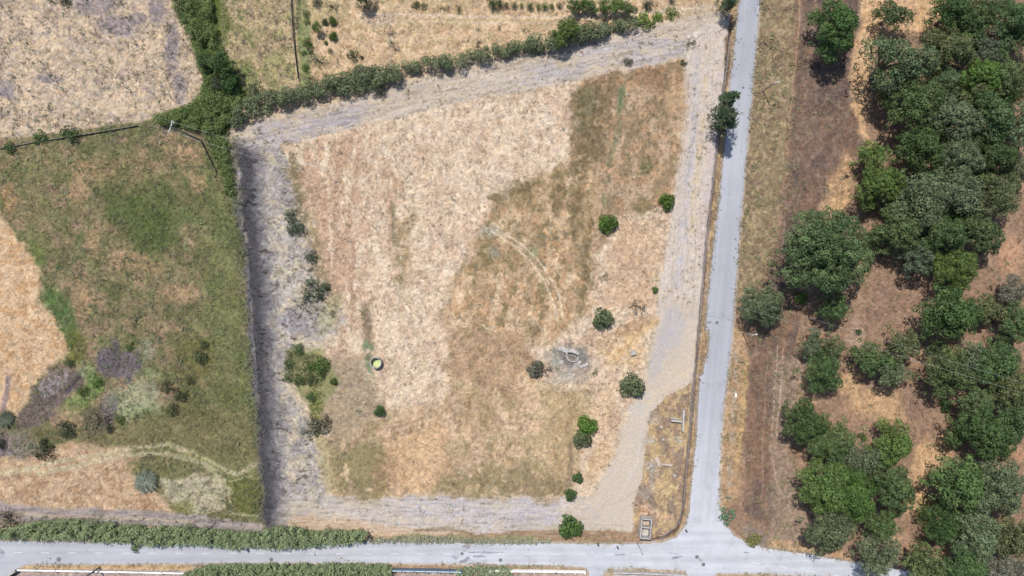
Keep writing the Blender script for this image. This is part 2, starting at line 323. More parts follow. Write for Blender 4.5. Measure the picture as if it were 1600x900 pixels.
# --- inner field
INN = [(438, 226), (520, 207), (700, 166), (890, 128), (985, 106), (1064, 94), (1069, 130), (1060, 250), (1050, 330), (1035, 420), (1022, 500), (1008, 560), (1002, 600), (985, 640), (965, 690), (945, 740), (922, 774), (520, 776), (505, 720), (478, 640), (480, 560), (520, 540), (540, 500), (520, 468), (494, 400), (476, 330), (458, 268)]
paint(INN, (226, 203, 175), 2.5, 5)
paint(INN, (208, 178, 150), 2.5, 5, .5, (.56, 13, 34, 6)); paint(INN, (200, 170, 146), 2.5, 5, .45, (.60, 26, 30, 5)); paint(INN, (190, 160, 138), 2.5, 5, .35, (.63, 5, 9, 2)); paint(INN, (236, 216, 192), 2.5, 5, .5, (.56, 12, 16, 1))
paint([(445, 228), (560, 215), (575, 330), (565, 500), (530, 540), (520, 468), (494, 400), (470, 320)], (196, 164, 136), 12, 14, .8, (.42, 8, 52, 3))
paint([(590, 260), (620, 250), (640, 420), (628, 520), (618, 420)], (190, 158, 128), 6, 8, .7, (.5, 7, 14, 3))
line([(458, 255), (466, 300), (482, 350), (498, 410), (512, 460)], 20, (154, 138, 108), .8, 8, 10, brk=.36); line([(455, 240), (462, 290), (472, 330)], 9, (130, 120, 88), .65, 4, 6, brk=.45)
line([(612, 320), (618, 370), (628, 440)], 9, (140, 130, 102), .7, 4, 7, brk=.4); line([(640, 350), (625, 430)], 30, (168, 150, 108), .55, 14, 10, brk=.45)
line([(572, 480), (576, 540)], 14, (152, 132, 108), .85, 4, 4); line([(575, 540), (576, 590)], 12, (118, 140, 106), .85, 4, 7, brk=.34); line([(540, 560), (575, 560)], 16, (160, 140, 115), .5, 6, 6)
# north-east olive
NE = [(898, 132), (985, 108), (1064, 96), (1068, 140), (1058, 260), (1046, 330), (1010, 330), (960, 340), (930, 420), (900, 440), (885, 330), (890, 230)]
paint(NE, (188, 162, 132), 10, 14, .85); paint(NE, (152, 132, 102), 4, 10, .8, (.5, 12, 26, 4)); paint(NE, (196, 160, 126), 4, 8, .7, (.56, 14, 12, 2))
paint([(900, 134), (962, 118), (960, 170), (945, 240), (925, 262), (893, 240), (902, 180)], (140, 120, 92), 8, 14, .8, (.42, 7, 14, 2)); paint([(900, 140), (930, 135), (925, 200), (905, 210)], (118, 118, 90), 9, 12, .6)
line([(974, 112), (970, 160), (962, 210), (950, 280), (942, 330)], 8, (134, 134, 102), .7, 3, 7, brk=.42); line([(972, 135), (966, 172)], 5, (108, 128, 92), .7, 2.5, 5, brk=.35)
blob(1010, 258, 10, 16, (110, 112, 76), .8); blob(1020, 120, 36, 18, (160, 128, 98), .8); blob(1005, 325, 16, 10, (140, 126, 90), .8); blob(1050, 150, 10, 40, (196, 164, 130), .7)
paint([(960, 350), (1035, 340), (1022, 480), (940, 480)], (205, 172, 138), 10, 8, .6)
# centre olive wedge
CW = [(768, 312), (830, 288), (872, 262), (930, 260), (925, 330), (905, 400), (925, 470), (900, 500), (870, 530), (830, 536), (715, 540), (694, 470), (740, 400), (752, 350)]
paint(CW, (186, 158, 124), 12, 16, .85); paint(CW, (146, 131, 96), 12, 16, .8, (.52, 10, 20, 1)); paint(CW, (222, 194, 160), 10, 14, .9, (.56, 10, 16, 6)); paint(CW, (196, 158, 122), 10, 14, .7, (.57, 9, 11, 3))
for a in [(805, 305, 30, 18), (870, 290, 10, 36), (760, 400, 14, 30), (835, 390, 12, 30), (905, 340, 12, 24), (915, 400, 16, 40)]: blob(*a, (140, 124, 90), .7, soft=.6, wp=14)
for a in [(880, 350, 10, 18), (855, 340, 12, 12), (785, 350, 8, 16)]: blob(*a, (222, 194, 158), .8)
blob(765, 362, 16, 10, (176, 176, 160), .8); blob(770, 395, 10, 10, (150, 152, 140), .6); blob(830, 395, 10, 10, (120, 142, 98), .6)
line([(906, 150), (908, 220), (902, 290), (890, 360)], 16, (122, 108, 78), .75, 8, 14, brk=.44); line([(935, 140), (930, 210), (918, 270)], 20, (120, 106, 78), .75, 9, 14, brk=.42); line([(872, 268), (868, 320), (850, 380)], 16, (128, 112, 82), .7, 8, 14, brk=.44); line([(775, 312), (800, 300), (840, 290)], 18, (126, 112, 80), .75, 8, 12, brk=.4); line([(930, 340), (915, 430), (905, 480)], 14, (130, 114, 84), .6, 7, 14, brk=.45)
# south brown parts
SB = [(700, 540), (820, 540), (850, 600), (900, 620), (900, 690), (890, 774), (520, 774), (510, 690), (600, 640), (690, 640)]
paint(SB, (200, 170, 138), 14, 18, .85); paint(SB, (168, 142, 112), 14, 16, .75, (.52, 14, 22, 2)); paint(SB, (226, 196, 162), 14, 16, .8, (.54, 12, 20, 6)); paint(SB, (174, 160, 120), 14, 16, .45, (.57, 22, 16, 4))
paint([(512, 690), (555, 685), (600, 700), (600, 776), (520, 776)], (146, 136, 98), 12, 18, .85, (.36, 12, 16, 3)); paint([(690, 745), (820, 715), (885, 750), (890, 776), (670, 776)], (150, 136, 102), 12, 20, .8, (.36, 14, 12, 5))
paint([(600, 690), (690, 660), (710, 740), (660, 775), (615, 770)], (216, 180, 142), 8, 14, .7); paint([(700, 510), (830, 530), (800, 610), (710, 590)], (176, 146, 116), 12, 12, .6); paint([(850, 600), (930, 610), (910, 700), (880, 770), (850, 700)], (182, 160, 120), 10, 10, .6)
blob(745, 640, 30, 40, (168, 144, 110), .6); blob(600, 740, 18, 36, (160, 130, 100), .6); paint([(478, 560), (560, 560), (600, 640), (530, 690), (482, 650)], (166, 148, 122), 12, 12, .8)
paint([(448, 545), (500, 540), (530, 600), (490, 650), (460, 600)], (146, 148, 98), 6, 8, .8); line([(480, 600), (500, 680), (515, 760)], 14, (170, 160, 118), .7, 5, 8); blob(495, 480, 40, 30, (170, 160, 138), .5)
blob(515, 490, 14, 34, (176, 168, 128), .7, .5)
# around the round ruin
blob(888, 566, 36, 22, (166, 156, 147), .85, .2, .6, 16); blob(894, 556, 24, 13, (122, 117, 112), .8, .3, .5, 14); blob(874, 548, 12, 7, (118, 120, 108), .7); blob(908, 560, 9, 12, (112, 108, 104), .7); blob(885, 590, 30, 10, (190, 182, 168), .8); blob(905, 555, 12, 14, (150, 148, 140), .7); blob(868, 562, 10, 14, (160, 162, 145), .7); blob(900, 572, 12, 6, (205, 196, 190), .8)
for k in range(5):
    rr = 34 + 7 * k; line([(888 + rr * 1.1 * math.cos(t), 572 + rr * .62 * math.sin(t)) for t in np.linspace(.5 + .1 * k, 2.6 - .08 * k, 9)], 2, (226, 206, 172), .5, 1)
line([(765, 360), (800, 382), (828, 408), (850, 438), (862, 468), (872, 500)], 3, (232, 212, 182), .85, 1.4); line([(775, 358), (812, 380), (842, 408), (862, 436), (876, 470), (880, 500)], 2.8, (232, 212, 182), .85, 1.4)
line([(600, 232), (660, 280), (710, 318), (765, 360)], 3, (226, 208, 186), .6, 1.2); line([(440, 246), (500, 262)], 2.5, (226, 210, 190), .6, 1.2)
line([(960, 560), (1000, 520), (1030, 500)], 10, (220, 186, 140), .8, 4); blob(975, 545, 36, 30, (218, 182, 134), .6); blob(990, 510, 30, 8, (176, 140, 100), .7, -.4); blob(940, 640, 16, 50, (216, 184, 144), .6, .3); blob(960, 660, 10, 30, (188, 156, 126), .6)
line([(892, 690), (888, 770)], 7, (146, 128, 106), .7, 3, 4); blob(935, 720, 14, 34, (218, 184, 140), .7, .4)
# dirt track
TRK = [(1036, 474), (1094, 470), (1088, 560), (1080, 598), (1040, 618), (1016, 645), (1009, 700), (1001, 752), (990, 788), (990, 832), (930, 826), (884, 812), (884, 790), (932, 770), (950, 730), (966, 690), (985, 640), (1006, 606), (1018, 560)]
paint(TRK, (212, 197, 180), 6, 7, 1, into=smoothm); blob(1050, 520, 18, 40, (190, 186, 190), .8); blob(1030, 555, 12, 40, (192, 186, 184), .7, .3); blob(1060, 560, 20, 30, (214, 196, 170), .5); blob(1000, 640, 20, 10, (205, 198, 192), .6)
line([(1040, 620), (1008, 650), (995, 720), (960, 790)], 4, (218, 206, 194), .5, 2); line([(1080, 575), (1050, 600), (1020, 620), (1005, 650)], 8, (224, 204, 176), .5, 3)
line([(935, 800), (948, 782), (955, 790), (975, 780), (995, 765)], 1.8, (186, 168, 152), .4, .8); line([(930, 820), (975, 822)], 1.8, (185, 165, 148), .6, .8)
# triangle beside the junction
TRI = [(1016, 646), (1042, 620), (1080, 600), (1074, 700), (1068, 800), (1052, 838), (1000, 846), (988, 838), (992, 790), (1002, 752), (1010, 700)]
paint(TRI, (180, 153, 124), 2, 3, 1, into=smoothm, amt=0); paint(TRI, (152, 132, 116), 2, 3, .8, (.5, 10, 12, 2)); paint(TRI, (210, 184, 138), 2, 3, .8, (.55, 9, 14, 4))
for a in [(1020, 655, 9, 9), (1014, 690, 7, 7), (1016, 728, 8, 10), (1013, 768, 12, 10), (1062, 690, 6, 6), (1018, 740, 7, 16)]: blob(*a, (186, 176, 168), .7, soft=.5)
for a in [(1008, 790, 9, 6), (1026, 800, 4, 12), (1040, 812, 8, 4), (1012, 798, 12, 3)]: blob(*a, (226, 190, 160), .9, wp=12)
blob(1006, 801, 8, 2.5, (220, 130, 100), .8)
line([(985, 640), (975, 700), (950, 760), (925, 795)], 0.1, None, 0)
paint([(880, 826), (985, 832), (1050, 840), (1050, 850), (560, 850), (560, 838), (700, 836)], (172, 144, 116), 2, 3, 1); blob(700, 842, 110, 7, (150, 152, 116), .85); blob(800, 846, 70, 5, (168, 160, 120), .7); blob(815, 842, 22, 6, (150, 156, 118), .8); line([(650, 848), (740, 849), (800, 849)], 2, (110, 100, 90), .8, 1)
line([(650, 830), (690, 826), (740, 834)], 5, (150, 128, 96), .8, 2)
# strip beside the road: ochre verge and ditch with its dark soil
DITCH = [(1142, 40), (1136, 110), (1126, 190), (1117, 270), (1108, 350), (1100, 430), (1093, 520), (1086, 590), (1080, 660), (1073, 740), (1068, 800), (1058, 828), (1036, 842), (1000, 848)]
VERG = [(1142, 0), (1160, 0), (1146, 137), (1140, 225), (1128, 330), (1114, 450), (1108, 560), (1098, 660), (1086, 760), (1078, 815), (1060, 842), (1030, 850), (1000, 852), (1000, 846), (1048, 836), (1066, 800), (1080, 640), (1094, 500), (1118, 260), (1136, 100)]
paint(VERG, (190, 160, 122), 1.5, 2, 1); paint(VERG, (160, 132, 102), 1.5, 2, .8, (.52, 5, 12, 2))
line([(1137, 60), (1137, 130)], 8, (140, 112, 88), .8)
line(DITCH, 4.5, (112, 92, 82), .9, 1.4, 2, z=-.35)
line([(p[0] + 3, p[1]) for p in DITCH[4:11]], 2, (200, 188, 178), .6, 1, 2, brk=.5)
# --- east of the road
EV = [(1185, -BIG), (1248, -BIG), (1240, 120), (1225, 260), (1208, 380), (1180, 460), (1150, 480), (1162, 260), (1178, 120)]
paint(EV, (150, 130, 102), 3, 5, 1, into=grassy, amt=.6); paint(EV, (148, 138, 106), 3, 5, .7, (.52, 8, 8, 2)); paint(EV, (140, 118, 98), 3, 5, .7, (.54, 7, 9, 5)); paint(EV, (190, 168, 132), 3, 5, .6, (.58, 6, 6, 6))
BR = [(1244, -BIG), (1375, -BIG), (1355, 20), (1330, 90), (1335, 170), (1355, 240), (1330, 300), (1290, 330), (1250, 400), (1245, 520), (1225, 650), (1230, 760), (1215, 830), (1165, 800), (1165, 600), (1185, 480), (1215, 380), (1232, 260), (1244, 120)]
paint(BR, (127, 105, 93), 6, 9, .95); paint(BR, (110, 94, 88), 6, 9, .7, (.5, 26, 40, 1)); paint(BR, (145, 117, 97), 6, 9, .6, (.54, 10, 24, 4)); paint(BR, (156, 138, 120), 6, 9, .5, (.61, 8, 12, 3))
paint([(1168, 470), (1245, 470), (1225, 640), (1232, 800), (1165, 790), (1160, 640)], (152, 120, 98), 8, 9, .6, (.46, 7, 40, 5)); paint([(1205, 560), (1262, 560), (1235, 700), (1262, 800), (1290, 870), (1200, 840), (1205, 700)], (172, 150, 132), 10, 10, .7)
paint([(1130, 520), (1165, 500), (1162, 640), (1155, 780), (1128, 800), (1130, 640)], (190, 158, 122), 4, 6, .9); line([(1150, 540), (1143, 660), (1140, 780)], 8, (184, 170, 152), .7, 3, 4, brk=.45); line([(1166, 560), (1160, 640), (1152, 720)], 7, (206, 174, 122), .7, 3, 4)
line([(1252, -60), (1247, 60), (1238, 140), (1232, 200)], 2.5, (196, 164, 134), .75, 1); line([(1275, 0), (1262, 100)], 1.6, (180, 150, 126), .5, 1); line([(1218, 300), (1212, 360)], 2, (186, 158, 134), .7, 1); line([(1228, 310), (1222, 400)], 2, (186, 158, 134), .6, 1)
line([(1216, 540), (1211, 600), (1206, 680)], 2, (212, 186, 162), .7, 1); line([(1224, 545), (1220, 610), (1214, 680)], 2, (212, 186, 162), .7, 1); line([(1203, 690), (1212, 750), (1235, 800)], 2, (205, 184, 164), .6, 1); line([(1198, 560), (1192, 700), (1190, 800)], 1.8, (196, 170, 146), .5, 1)
paint([(1350, -60), (1480, -60), (1475, 30), (1460, 60), (1420, 50), (1375, 60), (1358, 120), (1345, 190), (1375, 250), (1340, 210), (1325, 110), (1345, 40)], (222, 184, 144), 5, 8, .9)
for a in [(1455, 25, 22, 40), (1362, 45, 14, 36), (1345, 150, 12, 46), (1310, 300, 20, 30), (1325, 270, 16, 30), (1305, 320, 26, 12), (1370, 630, 44, 24), (1395, 655, 20, 12), (1450, 730, 24, 40), (1440, 730, 14, 30), (1475, 700, 24, 20), (1425, 780, 22, 30), (1330, 600, 20, 20)]:
    blob(*a, (218, 180, 136), .85)
paint([(1360, 440), (1440, 420), (1460, 480), (1440, 530), (1380, 510), (1345, 520)], (160, 132, 112), 10, 10, .8); blob(1338, 530, 10, 40, (196, 170, 150), .7); blob(1430, 630, 20, 24, (146, 120, 106), .8)
blob(1275, 430, 18, 14, (190, 150, 122), .6); blob(1260, 620, 18, 30, (182, 158, 122), .6); blob(1400, 850, 24, 20, (206, 168, 136), .8); blob(1445, 800, 12, 24, (170, 160, 100), .8); blob(1595, 150, 12, 16, (210, 150, 115), .8); blob(1580, 400, 20, 30, (206, 160, 126), .8); blob(1590, 710, 20, 14, (196, 150, 118), .8)
paint([(1200, 840), (1290, 855), (1345, 878), (1345, 888), (1200, 860)], (196, 164, 128), 2, 3, .9); blob(1180, 835, 26, 12, (150, 138, 128), .8, .5); blob(1310, 870, 22, 8, (208, 168, 130), .8)
# --- south of the bottom road
paint([(-BIG, 880), (920, 882), (1116, 892), (1330, 898), (BIG, 930), (BIG, BIG), (-BIG, BIG)], (188, 166, 152), 1.5, 1, 1)
paint([(26, 880), (300, 881), (300, 891), (20, 889)], (205, 178, 138), 1.5, 2, 1); paint([(60, 882), (290, 884), (290, 889), (60, 888)], (184, 148, 106), 1.5, 2, .6, (.48, 10, 3, 2))
paint([(606, 881), (730, 882), (730, 889), (606, 888)], (180, 150, 118), 1, 2, .9); paint([(740, 882), (918, 884), (918, 893), (740, 890)], (176, 150, 124), 1.5, 2, 1); paint([(760, 882), (860, 884), (860, 890), (760, 888)], (150, 150, 112), 2, 3, .7, (.5, 6, 4, 1))
paint([(950, 887), (1072, 892), (1078, 905), (940, 905)], (196, 176, 154), 1, 2, 1); paint([(1116, 894), (1340, 899), (BIG, 935), (BIG, 960), (1116, 912)], (190, 160, 128), 1.5, 2, 1)
paint([(30, 893), (290, 898), (290, 960), (0, 960)], (190, 170, 160), 1, 1, .9); paint([(960, 896), (1070, 899), (1080, 990), (940, 990)], (198, 192, 186), 1, 1, .9)

# --- fine structure of the surface colour
def streak(ang, Ln, Wd, seed, wp=2.0):
    X = PX + wp * 3 * W2x; Y = PY + wp * 3 * W2y; c, n = math.cos(ang), math.sin(ang)
    return .6 * vn((X * c + Y * n) / Ln, (-X * n + Y * c) / Wd, seed) + .4 * vn((X * c + Y * n) / Ln * 2.1 + 9, (-X * n + Y * c) / Wd * 2.1, seed + 2)
sel = fbm(PX / 22, PY / 22, 2, 6); fib = np.zeros((ny, nx)); wt = np.zeros((ny, nx))
for k in range(6):
    a = k * math.pi / 6; ph = np.clip(1 - np.abs(((sel * 3.4 * 3 + k) % 6) - 3) / 1.6, 0.02, 1)
    fib += ph * streak(a, 9, 1.9, k); wt += ph
fib = fib / wt - .5
grain = vn(PX / 1.7, PY / 1.7, 2) - .5; gr2 = fbm(PX / 4.5, PY / 4.5, 3, 5) - .5
mono = 1 + (.46 * fib + .15 * grain + .28 * gr2)
alane = np.clip(lane + lane_t + lane_v, 0, 1)
mono = 1 + (mono - 1) * (1 - .86 * smoothm) * (1 - .55 * alane)
st_h = streak(.02, 26, 1.8, 1, 1) - .5; st_t = streak(-.21, 30, 2.1, 3, 2) - .5; st_v = streak(1.66, 26, 2.0, 5, 1) - .5
dash = streak(.05, 12, 2.2, 6, 3); dm = sst(.60, .74, dash) * sst(.42, .6, fbm(PX / 18, PY / 26, 2, 3))
mono = mono * (1 + lane * .42 * st_h) * (1 + lane_t * .46 * st_t) * (1 + lane_v * .28 * st_v) * (1 - .40 * furrow * dm)
C *= np.clip(mono, .45, 1.45)[..., None]
# lighter fibres warmer, darker cooler; lanes between straw and lilac soil
tl = np.clip(lane + lane_t + lane_v, 0, 1) * sst(.47, .6, np.where(lane_t > .5, st_t + .5, np.where(lane_v > .5, st_v + .5, st_h + .5)))
C += (np.array((184, 172, 168)) - C) * (tl * .34)[..., None]
rd = fbm(PX / 5, PY / 5, 3, 7) - .5
C[..., 0] *= 1 + .05 * rd; C[..., 2] *= 1 - .08 * rd; C[..., 1] *= 1 + grassy * .06 * (grain + rd)
dk = sst(.66, .76, fbm(PX / 3.2, PY / 3.2, 2, 4)) * (.12 + .45 * grassy) * (1 - smoothm)
C += (np.array((72, 84, 48)) - C) * (dk * .6)[..., None]
ALB = np.clip(lin(np.clip(C, 5, 250)) / KAL, .01, .75)

# --- road outline (plan pixels)
ROAD = [(1170, -400), (1155, 0), (1150, 50), (1140, 137), (1133, 225), (1125, 300), (1116, 375), (1108, 450), (1103, 500), (1102, 515), (1108, 518), (1107, 545), (1100, 572), (1099, 584), (1093, 588), (1089, 675), (1083, 740), (1077, 800), (1071, 822), (1056, 840), (1030, 848), (985, 850), (900, 849), (800, 849), (600, 847), (400, 848), (200, 847), (70, 846), (0, 845), (-120, 846), (-700, 850),
        (-700, 885), (-60, 888), (-30, 905), (-45, 1010), (10, 1010), (14, 905), (24, 890), (40, 882), (200, 881), (400, 880), (620, 880), (800, 882), (880, 884), (914, 886), (921, 894), (923, 1010), (940, 1010), (941, 900), (950, 889), (1000, 888), (1070, 892), (1076, 905), (1076, 1010), (1112, 1010), (1112, 905), (1118, 896), (1200, 897), (1290, 901), (1345, 908), (1500, 935), (2200, 1080),
        (2206, 1046), (1500, 905), (1335, 879), (1262, 866), (1200, 857), (1165, 848), (1146, 836), (1131, 815), (1124, 790), (1124, 740), (1127, 675), (1132, 625), (1140, 560), (1146, 500), (1149, 450), (1155, 375), (1161, 300), (1167, 225), (1176, 137), (1184, 40), (1187, 0), (1206, -400)]
sR = box_slice(-800, 2300, -500, 1200, 0)
rdst = sdist(PX[sR], PY[sR], ROAD); onroad = np.zeros((ny, nx)); onroad[sR] = sst(-3, 1, rdst)
sh_ = np.zeros((ny, nx)); sh_[sR] = sst(-4.5, -1, rdst + 2 * W2x[sR]) * (1 - sst(-.5, .5, rdst))
ALB += (lin((202, 190, 176)) / KAL - ALB) * (.75 * sh_)[..., None]
# relief: tussocks, furrows, ditch, bank
relief = (.075 * (fbm(PX / 4, PY / 4, 3, 2) - .5) + .10 * (fib)) * (1 - .8 * smoothm) + .035 * grain * (1 + grassy) + .5 * (fbm(PX / 90, PY / 90, 2, 4) - .5)
relief = relief - .06 * furrow * dm + .05 * (lane * st_h + lane_t * st_t * 1.4 + lane_v * st_v)
bnd = ldist(*warp(4, box_slice(330, 450, 200, 840, 0)), [(360, 212), (366, 280), (376, 350), (386, 430), (393, 520), (398, 620), (405, 720), (412, 818)])
sB = box_slice(330, 450, 200, 840, 0); relief[sB] -= 0
relief[sB] += -.55 * np.exp(-((bnd - 0) / 9) ** 2) * (PX[sB] > 0)
Z = (Z + relief) * (1 - onroad) - .12 * onroad
fade = np.clip(1 - np.maximum(np.maximum(-75 - PX, PX - 1680), np.maximum(-75 - PY, PY - 980)) / 20, 0, 1); Z *= fade
V = np.stack([(PX - 800) * S, (450 - PY) * S, Z], -1).reshape(-1, 3)
idx = np.arange(ny * nx).reshape(ny, nx)
F = np.stack([idx[1:, :-1], idx[1:, 1:], idx[:-1, 1:], idx[:-1, :-1]], -1).reshape(-1, 4)
GM, t, b = newmat('field_soil_and_grass', .95, .1)
at = t.nodes.new('ShaderNodeAttribute'); at.attribute_name = 'gcol'
tc = t.nodes.new('ShaderNodeTexCoord'); n1 = t.nodes.new('ShaderNodeTexNoise'); n1.inputs['Scale'].default_value = 5.5; n1.inputs['Detail'].default_value = 5; n1.inputs['Roughness'].default_value = .7
t.links.new(tc.outputs['Object'], n1.inputs[0]); mr = t.nodes.new('ShaderNodeMapRange'); mr.inputs[1].default_value = .3; mr.inputs[2].default_value = .7; mr.inputs[3].default_value = .72; mr.inputs[4].default_value = 1.28
t.links.new(n1.outputs[0], mr.inputs[0]); hs = t.nodes.new('ShaderNodeHueSaturation'); t.links.new(at.outputs['Color'], hs.inputs['Color']); t.links.new(mr.outputs[0], hs.inputs['Value'])
t.links.new(hs.outputs[0], b.inputs['Base Color'])
bp = t.nodes.new('ShaderNodeBump'); bp.inputs['Strength'].default_value = .5; bp.inputs['Distance'].default_value = .06; t.links.new(n1.outputs[0], bp.inputs['Height']); t.links.new(bp.outputs[0], b.inputs['Normal'])
me = npmesh('ground', V, F, GM, smooth=True)
a_ = me.attributes.new('gcol', 'FLOAT_COLOR', 'POINT'); a_.data.foreach_set('color', np.c_[ALB.reshape(-1, 3), np.ones(ny * nx)].astype(np.float32).ravel())
tag(link('ground', me), kind='structure')
def gsample(px, py):
    i = np.clip(np.searchsorted(gy, py), 0, ny - 1); j = np.clip(np.searchsorted(gx, px), 0, nx - 1); return i, j

# ---------------------------------------------------------------- road sheet
RM, t, b = newmat('sun_bleached_asphalt', .85, .25)
tc = t.nodes.new('ShaderNodeTexCoord')
def nz(scale, det, st=None):
    n = t.nodes.new('ShaderNodeTexNoise'); n.inputs['Scale'].default_value = scale; n.inputs['Detail'].default_value = det; s = tc.outputs['Object']
    if st: mp = t.nodes.new('ShaderNodeMapping'); mp.inputs['Scale'].default_value = st; t.links.new(s, mp.inputs[0]); s = mp.outputs[0]
    t.links.new(s, n.inputs[0]); return n.outputs[0]
def ramp(src, p0, p1, c0, c1):
    r = t.nodes.new('ShaderNodeValToRGB'); t.links.new(src, r.inputs[0]); r.color_ramp.elements[0].position = p0; r.color_ramp.elements[1].position = p1
    r.color_ramp.elements[0].color = (*c0, 1); r.color_ramp.elements[1].color = (*c1, 1); return r.outputs[0]
def mixc(a, c, f, mode='MULTIPLY'):
    m = t.nodes.new('ShaderNodeMix'); m.data_type = 'RGBA'; m.blend_type = mode; m.inputs[0].default_value = f; t.links.new(a, m.inputs[6]); t.links.new(c, m.inputs[7]); return m.outputs[2]
base = ramp(nz(.06, 3), .35, .65, tuple(lin((187, 189, 197)) / KAL), tuple(lin((200, 202, 209)) / KAL))
sep = t.nodes.new('ShaderNodeSeparateXYZ'); t.links.new(tc.outputs['Object'], sep.inputs[0])
def mrange(src, a, c, lo=0, hi=1):
    m = t.nodes.new('ShaderNodeMapRange'); m.interpolation_type = 'SMOOTHSTEP'; m.inputs[1].default_value = a; m.inputs[2].default_value = c; m.inputs[3].default_value = lo; m.inputs[4].default_value = hi; t.links.new(src, m.inputs[0]); return m.outputs[0]
def mixf(a, c, fac):
    m = t.nodes.new('ShaderNodeMix'); m.data_type = 'RGBA'; t.links.new(fac, m.inputs[0]); t.links.new(a, m.inputs[6]); t.links.new(c, m.inputs[7]); return m.outputs[2]
def math2(op, a, c):
    m = t.nodes.new('ShaderNodeMath'); m.operation = op
    for k, q in enumerate((a, c)):
        if isinstance(q, (int, float)): m.inputs[k].default_value = q
        else: t.links.new(q, m.inputs[k])
    return m.outputs[0]
# asphalt colour gets paler towards the southern road and the junction
pale_mask = math2('MULTIPLY', mrange(sep.outputs[1], -12, -44), mrange(sep.outputs[0], -60, 14, .25, 1))
pale_mask = math2('MULTIPLY', pale_mask, mrange(nz(.25, 5), .3, .6, .7, 1))
base = mixf(base, ramp(nz(.3, 4), .3, .7, tuple(lin((212, 214, 220)) / KAL), tuple(lin((226, 228, 234)) / KAL)), pale_mask)
base = mixc(base, ramp(nz(9, 6), .3, .7, (.84, .84, .84), (1.08, 1.08, 1.08)), 1)
mr_ = t.nodes.new('ShaderNodeMapping'); mr_.inputs['Rotation'].default_value = (0, 0, R(5.7)); t.links.new(tc.outputs['Object'], mr_.inputs[0])
mr2 = t.nodes.new('ShaderNodeMapping'); mr2.inputs['Scale'].default_value = (1.0, .035, 1); t.links.new(mr_.outputs[0], mr2.inputs[0])
ns = t.nodes.new('ShaderNodeTexNoise'); ns.inputs['Scale'].default_value = .9; ns.inputs['Detail'].default_value = 4; t.links.new(mr2.outputs[0], ns.inputs[0])
isS = mrange(sep.outputs[1], -43, -40)
strS = ramp(ns.outputs[0], .38, .6, (.90, .90, .90), (1.03, 1.03, 1.03)); strM = ramp(nz(.9, 5, (.04, 1.2, 1)), .38, .6, (.90, .90, .905), (1.03, 1.03, 1.03))
base = mixc(base, mixf(strM, strS, isS), 1)
base = mixc(base, ramp(nz(.5, 6), .30, .42, (.88, .87, .86), (1, 1, 1)), .8)
t.links.new(base, b.inputs['Base Color'])
bp = t.nodes.new('ShaderNodeBump'); bp.inputs['Strength'].default_value = .3; bp.inputs['Distance'].default_value = .02; t.links.new(nz(14, 4), bp.inputs['Height']); t.links.new(bp.outputs[0], b.inputs['Normal'])
def sheet(name, pts, z, mat, jit=0.0, step=4, seed=0, kind='structure', parent=None, thick=0):
    rr = random.Random(seed); P = []
    for (x0, y0), (x1, y1) in zip(pts, pts[1:] + pts[:1]):
        n = max(1, int(math.hypot(x1 - x0, y1 - y0) / step))
        for k in range(n): P.append((x0 + (x1 - x0) * k / n + rr.uniform(-jit, jit), y0 + (y1 - y0) * k / n + rr.uniform(-jit, jit)))
    bm = bmesh.new(); f = bm.faces.new([bm.verts.new(((x - 800) * S, (450 - y) * S, z)) for x, y in P])
    bmesh.ops.recalc_face_normals(bm, faces=[f])
    if f.normal.z < 0: bmesh.ops.reverse_faces(bm, faces=[f])
    bmesh.ops.triangulate(bm, faces=[f]); 
    if thick: 
        g = bmesh.ops.extrude_face_region(bm, geom=bm.faces[:]); bmesh.ops.translate(bm, verts=[v for v in g['geom'] if isinstance(v, bmesh.types.BMVert)], vec=(0, 0, thick))
        bmesh.ops.recalc_face_normals(bm, faces=bm.faces[:])
    m = bpy.data.meshes.new(name); bm.to_mesh(m); bm.free(); m.materials.append(mat)
    o = link(name, m, parent)
    if kind and not parent: o['kind'] = kind
    return o
sheet('road', ROAD, .03, RM, .85, 2.2, 1)
RD = np.full((ny, nx), -99.); RD[sR] = rdst
MARK = noise_mat('worn_white_paint', tuple(lin((216, 219, 230)) / KAL), (.56, .56, .58), 5, bump=0)
for k, x in enumerate(list(range(-20, 1000, 42))):
    yy = 863 + (x / 1000) * 3; sheet('road_marking', [(x, yy), (x + 13, yy), (x + 13, yy + 1.1), (x, yy + 1.1)], .034, MARK, .08, 2, k)
for k, x in enumerate((1175, 1217, 1260, 1302, 1345, 1390)):
    yy = 878 + (x - 1175) * .155; sheet('road_marking', [(x, yy), (x + 13, yy + 2), (x + 13, yy + 3.3), (x, yy + 1.3)], .034, MARK, .08, 2, k)
for k, pts in enumerate([[(704, 868), (718, 868), (716, 872), (712, 875), (708, 872)], [(730, 862), (760, 861), (790, 863), (760, 865), (735, 864)], [(722, 852), (735, 853), (732, 860), (724, 862)], [(724, 874), (732, 868), (736, 876), (728, 880), (712, 879)], [(738, 868), (752, 867), (762, 870), (742, 871)],
                         [(1052, 870), (1060, 868), (1066, 869), (1058, 873), (1048, 874)], [(1092, 871), (1098, 876), (1096, 878), (1090, 872)], [(960, 866), (975, 865), (978, 867), (962, 868)], [(1163, 862), (1172, 863), (1170, 865), (1160, 864)], [(733, 879), (760, 878), (758, 880), (733, 881)], [(1044, 863), (1060, 865), (1060, 866), (1046, 865)], [(1105, 492), (1142, 500), (1142, 501), (1105, 493)], [(1105, 486), (1145, 494), (1145, 495), (1105, 487)]]):
    sheet('tar_patch', pts, .036, TAR_SHADOW, .45, 1.5, 40 + k)  # tar repairs; the last two strips are the wires' shadows painted on the road

